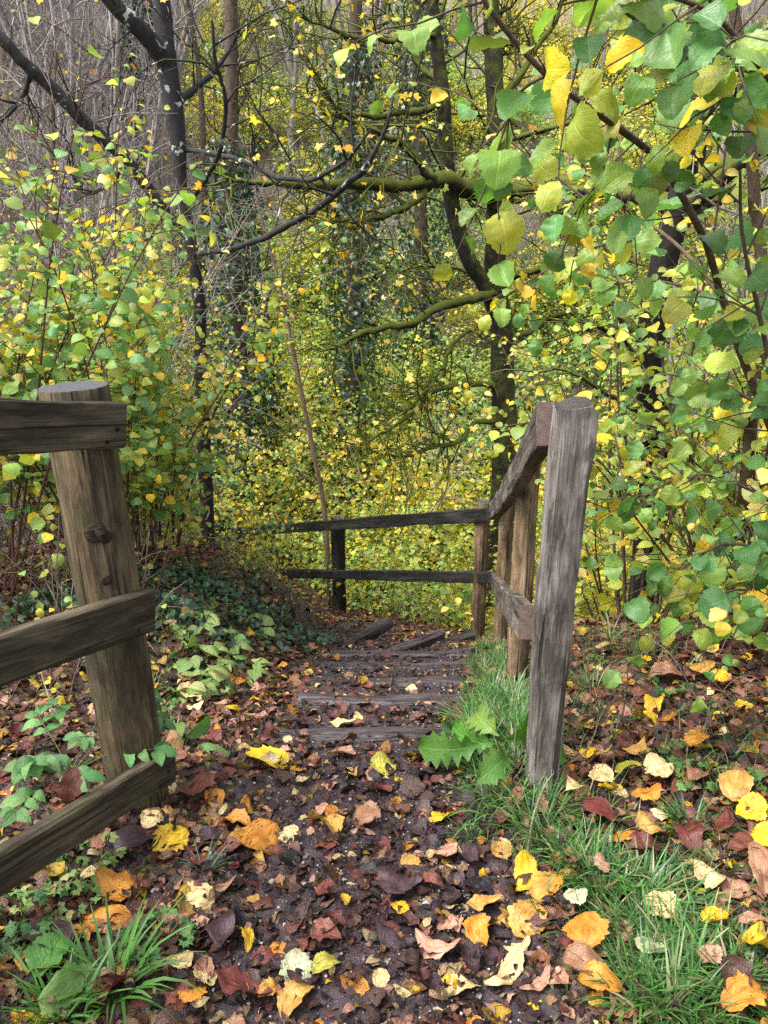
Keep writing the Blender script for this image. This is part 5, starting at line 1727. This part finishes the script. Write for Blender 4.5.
herbs = [((16, 935), 'feathery cool green herb at the very edge under the boards', CGn), ((158, 945), 'small feathery herb between the broad grass and the path', CGn), ((700, 782), 'lacy green herb on the bank below the dark hollow', FG),
         ((738, 795), 'lacy green herb further along the bank by the cut off yellow leaf', FG), ((690, 765), 'small lacy herb above the other bank herbs', FG), ((60, 905), 'yellowish low herb under the middle of the lowest board', PG),
         ((92, 868), 'sprawling pale herb right under the lowest board', PG), ((20, 895), 'pale herb sprig by the lowest board at the edge', PG), ((75, 880), 'dark fine herb patch beneath the lowest board', FG), ((8, 965), 'cool green herb half out of view low down', CGn),
         ((670, 690), 'low green herb at the lip of the dark hollow', FG), ((200, 610), 'green herb growing out of the ivy on the bank', FG), ((232, 615), 'bright herb at the path side of the bank ivy', FG), ((170, 640), 'pale herb close to the fat post halfway up the bank', PG), ((215, 690), 'pale herb low on the bank near the path', PG), ((160, 705), 'green herb behind the fat post foot', FG), ((600, 665), 'green herb under the arching grass by the post', FG)]
for (px, py), lab, cc in herbs:
    plant('herb', lab, ground_at(px, py), 13, .075, .034, MAPLE, cc, [1, 1, 1], up=.9, leafs=3, rnd=.5, stem=.001)
for (px, py), lab in (((250, 610), 'dark glossy ivy patch on top of the bank by the path'), ((288, 628), 'dark ivy spilling down the bank onto the path edge'), ((195, 588), 'ivy patch low behind the fat post'), ((215, 600), 'ivy patch mixed with dead leaves in the middle of the bank'), ((170, 615), 'ivy patch lowest on the bank beside the fat post'), ((60, 610), 'ivy patch seen between the sloping boards')):
    b = ground_at(px, py)
    root = thing('ivy_patch', lab, 'ivy', b)
    n = 330
    a, r_ = rng.random(n) * 6.283, .40 * rng.random(n) ** .8
    r_ = r_ * (.5 + vnoise(np.cos(a) * 2, np.sin(a) * 2, .8, int(b[1] * 10)))
    x, y = b[0] + r_ * np.cos(a), b[1] + r_ * np.sin(a)
    P = np.stack([x, y, H(x, y) + .02 + .10 * rng.random(n) * (1 - r_ / .5)], -1)
    g = Geo()
    scatter(g, SMALL, P, np.stack([np.cos(a), np.sin(a), .3 * rng.standard_normal(n)], -1), nrm(np.array([0, -.4, .8]) + .5 * rng.standard_normal((n, 3))), .025 + .035 * rng.random(n), palette(n, [(.014, .040, .018), (.026, .07, .030), (.05, .11, .045)], [3, 3, 1]))
    g.build('foliage', M_IVY, root, b)
    g = Geo()
    for k in range(5):
        tube(g, line_from(b + np.array([0, 0, .03]), (math.cos(k * 1.3), math.sin(k * 1.3), .1), .4, 6, wob=.2), np.linspace(.003, .0015, 6), 4)
    g.build('stem', B_BROWN, root, b)


# ------------------------------------------------------------------ dead stalks and brambles
def thicket(label, centre, n, rad, hh, barks, group=None, leafy=0.0, arch=.18, r0=.0032):
    b = np.asarray(centre, float)
    root = thing('bramble_thicket', label, 'bramble', b)
    lv_ = Leaves()
    for bk, frac in barks:
        g = Geo()
        for k in range(int(n * frac)):
            a = rng.random() * 6.283
            x, y = b[0] + rad * rng.random() * math.cos(a), b[1] + rad * rng.random() * math.sin(a)
            d = np.array([.45 * rng.standard_normal(), .45 * rng.standard_normal(), 1])
            P = line_from((x, y, float(H(x, y)) - .03), d, hh * (.4 + .7 * rng.random()), 9, droop=arch * (1 + 2 * rng.random()), wob=.10)
            rr = r0 * (.5 + .9 * rng.random())
            tube(g, P, np.linspace(rr, rr * .5, 9), 4)
            for q in range(2):
                i = int(rng.integers(2, 7))
                t2 = line_from(P[i], side_dirs(nrm(P[i + 1] - P[i]), .7, rng.random() * 6.28), hh * .25, 5, droop=.15, wob=.15)
                tube(g, t2, np.linspace(rr * .5, rr * .25, 5), 3)
                if leafy:
                    lv_.along(t2, .07, .05, (.1, -.4, .8), .2, .4, keep=leafy)
        g.build('stem', bk, root, b)
    if lv_.P:
        g = Geo()
        lv_.put(g, MID, [LG, YG, YE, BR, CG], [2, 2, 1.5, 1.5, 1])
        g.build('foliage', M_LEAF, root, b)


th = [((55, 690, 2.9), 26, .45, .75, 'dead bramble canes tangled close behind the sloping boards'), ((20, 640, 3.4), 30, .55, .9, 'thick tangle of tan and reddish dead stalks at the outer end of the boards'),
      ((110, 600, 3.9), 24, .5, .8, 'dead stalks behind the fat post under the hazel leaves'), ((60, 560, 4.6), 28, .7, .9, 'pale dead stalks deep under the lime green hazel')]
for (px, py, d), n, rad, hh, lab in th:
    q = at(px, py, d)
    thicket(lab, gbase(q[0], q[1]), n, rad, hh, [(B_TAN, .55), (B_RED, .45)], leafy=.35)
thicket('straggling bramble at the outer end of the crossing fence', gbase(-2.2, 8.6), 40, .8, .7, [(B_TAN, .6), (B_RED, .4)], leafy=.7, arch=.3)
thicket('dry grassy stalks over the bare bank below the end of the crossing fence', gbase(-1.1, 7.4), 40, .6, .34, [(B_TAN, .8), (B_RED, .2)], leafy=.8, arch=.4)
thicket('bramble and dry stalks on the bank top beside the path turn', gbase(-1.3, 6.6), 44, .6, .6, [(B_TAN, .7), (B_RED, .3)], leafy=.6, arch=.3)
thicket('dry stalks and brambles in the hollow under the overhanging hazel', gbase(1.5, 3.1), 22, .5, .5, [(B_TAN, .6), (B_BROWN, .4)], leafy=.25, arch=.3)
thicket('thin brown stalks standing between the grey post and the hollow', gbase(.85, 2.75), 9, .18, .55, [(B_BROWN, 1)], arch=.12)
thicket('twiggy brush heaped beyond the round corner post', gbase(.2, 8.2), 40, .8, .9, [(B_TAN, .5), (B_BROWN, .5)], leafy=.5, arch=.35, r0=.005)

# loose stick leaning in the grass by the post
g = Geo()
Pst = smooth_line(np.array([ground_at(527, 862) + UP * .02, ground_at(533, 830) + UP * .05, ground_at(550, 795) + UP * .07, ground_at(585, 765) + UP * .06, ground_at(600, 735) + UP * .10]), 16)
tube(g, Pst, np.linspace(.0045, .002, 16), 6, lump=.1)
tag(g.build('twig_stick', B_TAN), 'thin grey brown stick lying up the verge past the grey post foot', 'stick')
# ------------------------------------------------------------------ daylight
w = bpy.data.worlds.new('World')
SC.world = w
w.use_nodes = True
nt = w.node_tree
bg = nt.nodes['Background']
sky = nt.nodes.new('ShaderNodeTexSky')
sky.sky_type = 'NISHITA'
sky.sun_disc = False
SUN_DIR = nrm(np.array([-.48, -.22, .85]))
sky.sun_elevation = math.asin(SUN_DIR[2])
sky.sun_rotation = math.atan2(SUN_DIR[0], SUN_DIR[1])
sky.air_density = 1.0
sky.dust_density = 4.0
sky.ozone_density = 1.0
hs = nt.nodes.new('ShaderNodeHueSaturation')
hs.inputs['Saturation'].default_value = .35
nt.links.new(sky.outputs[0], hs.inputs['Color'])
nt.links.new(hs.outputs[0], bg.inputs[0])
bg.inputs[1].default_value = .15
sun = bpy.data.lights.new('sun', 'SUN')
sun.energy = 1.5
sun.angle = R(20)
sun.color = (1.0, .97, .92)
so = bpy.data.objects.new('sun', sun)
COL.objects.link(so)
so.rotation_euler = Vector(SUN_DIR).to_track_quat('Z', 'Y').to_euler()

SC.render.engine = 'CYCLES'
SC.cycles.max_bounces = 5
SC.cycles.diffuse_bounces = 3
SC.cycles.glossy_bounces = 2
SC.cycles.transmission_bounces = 2
SC.cycles.transparent_max_bounces = 4
SC.cycles.use_denoising = False
SC.view_settings.view_transform = 'Standard'
SC.view_settings.look = 'None'
SC.view_settings.exposure = 1.75
SC.view_settings.gamma = 1.0
SC.view_settings.use_curve_mapping = False
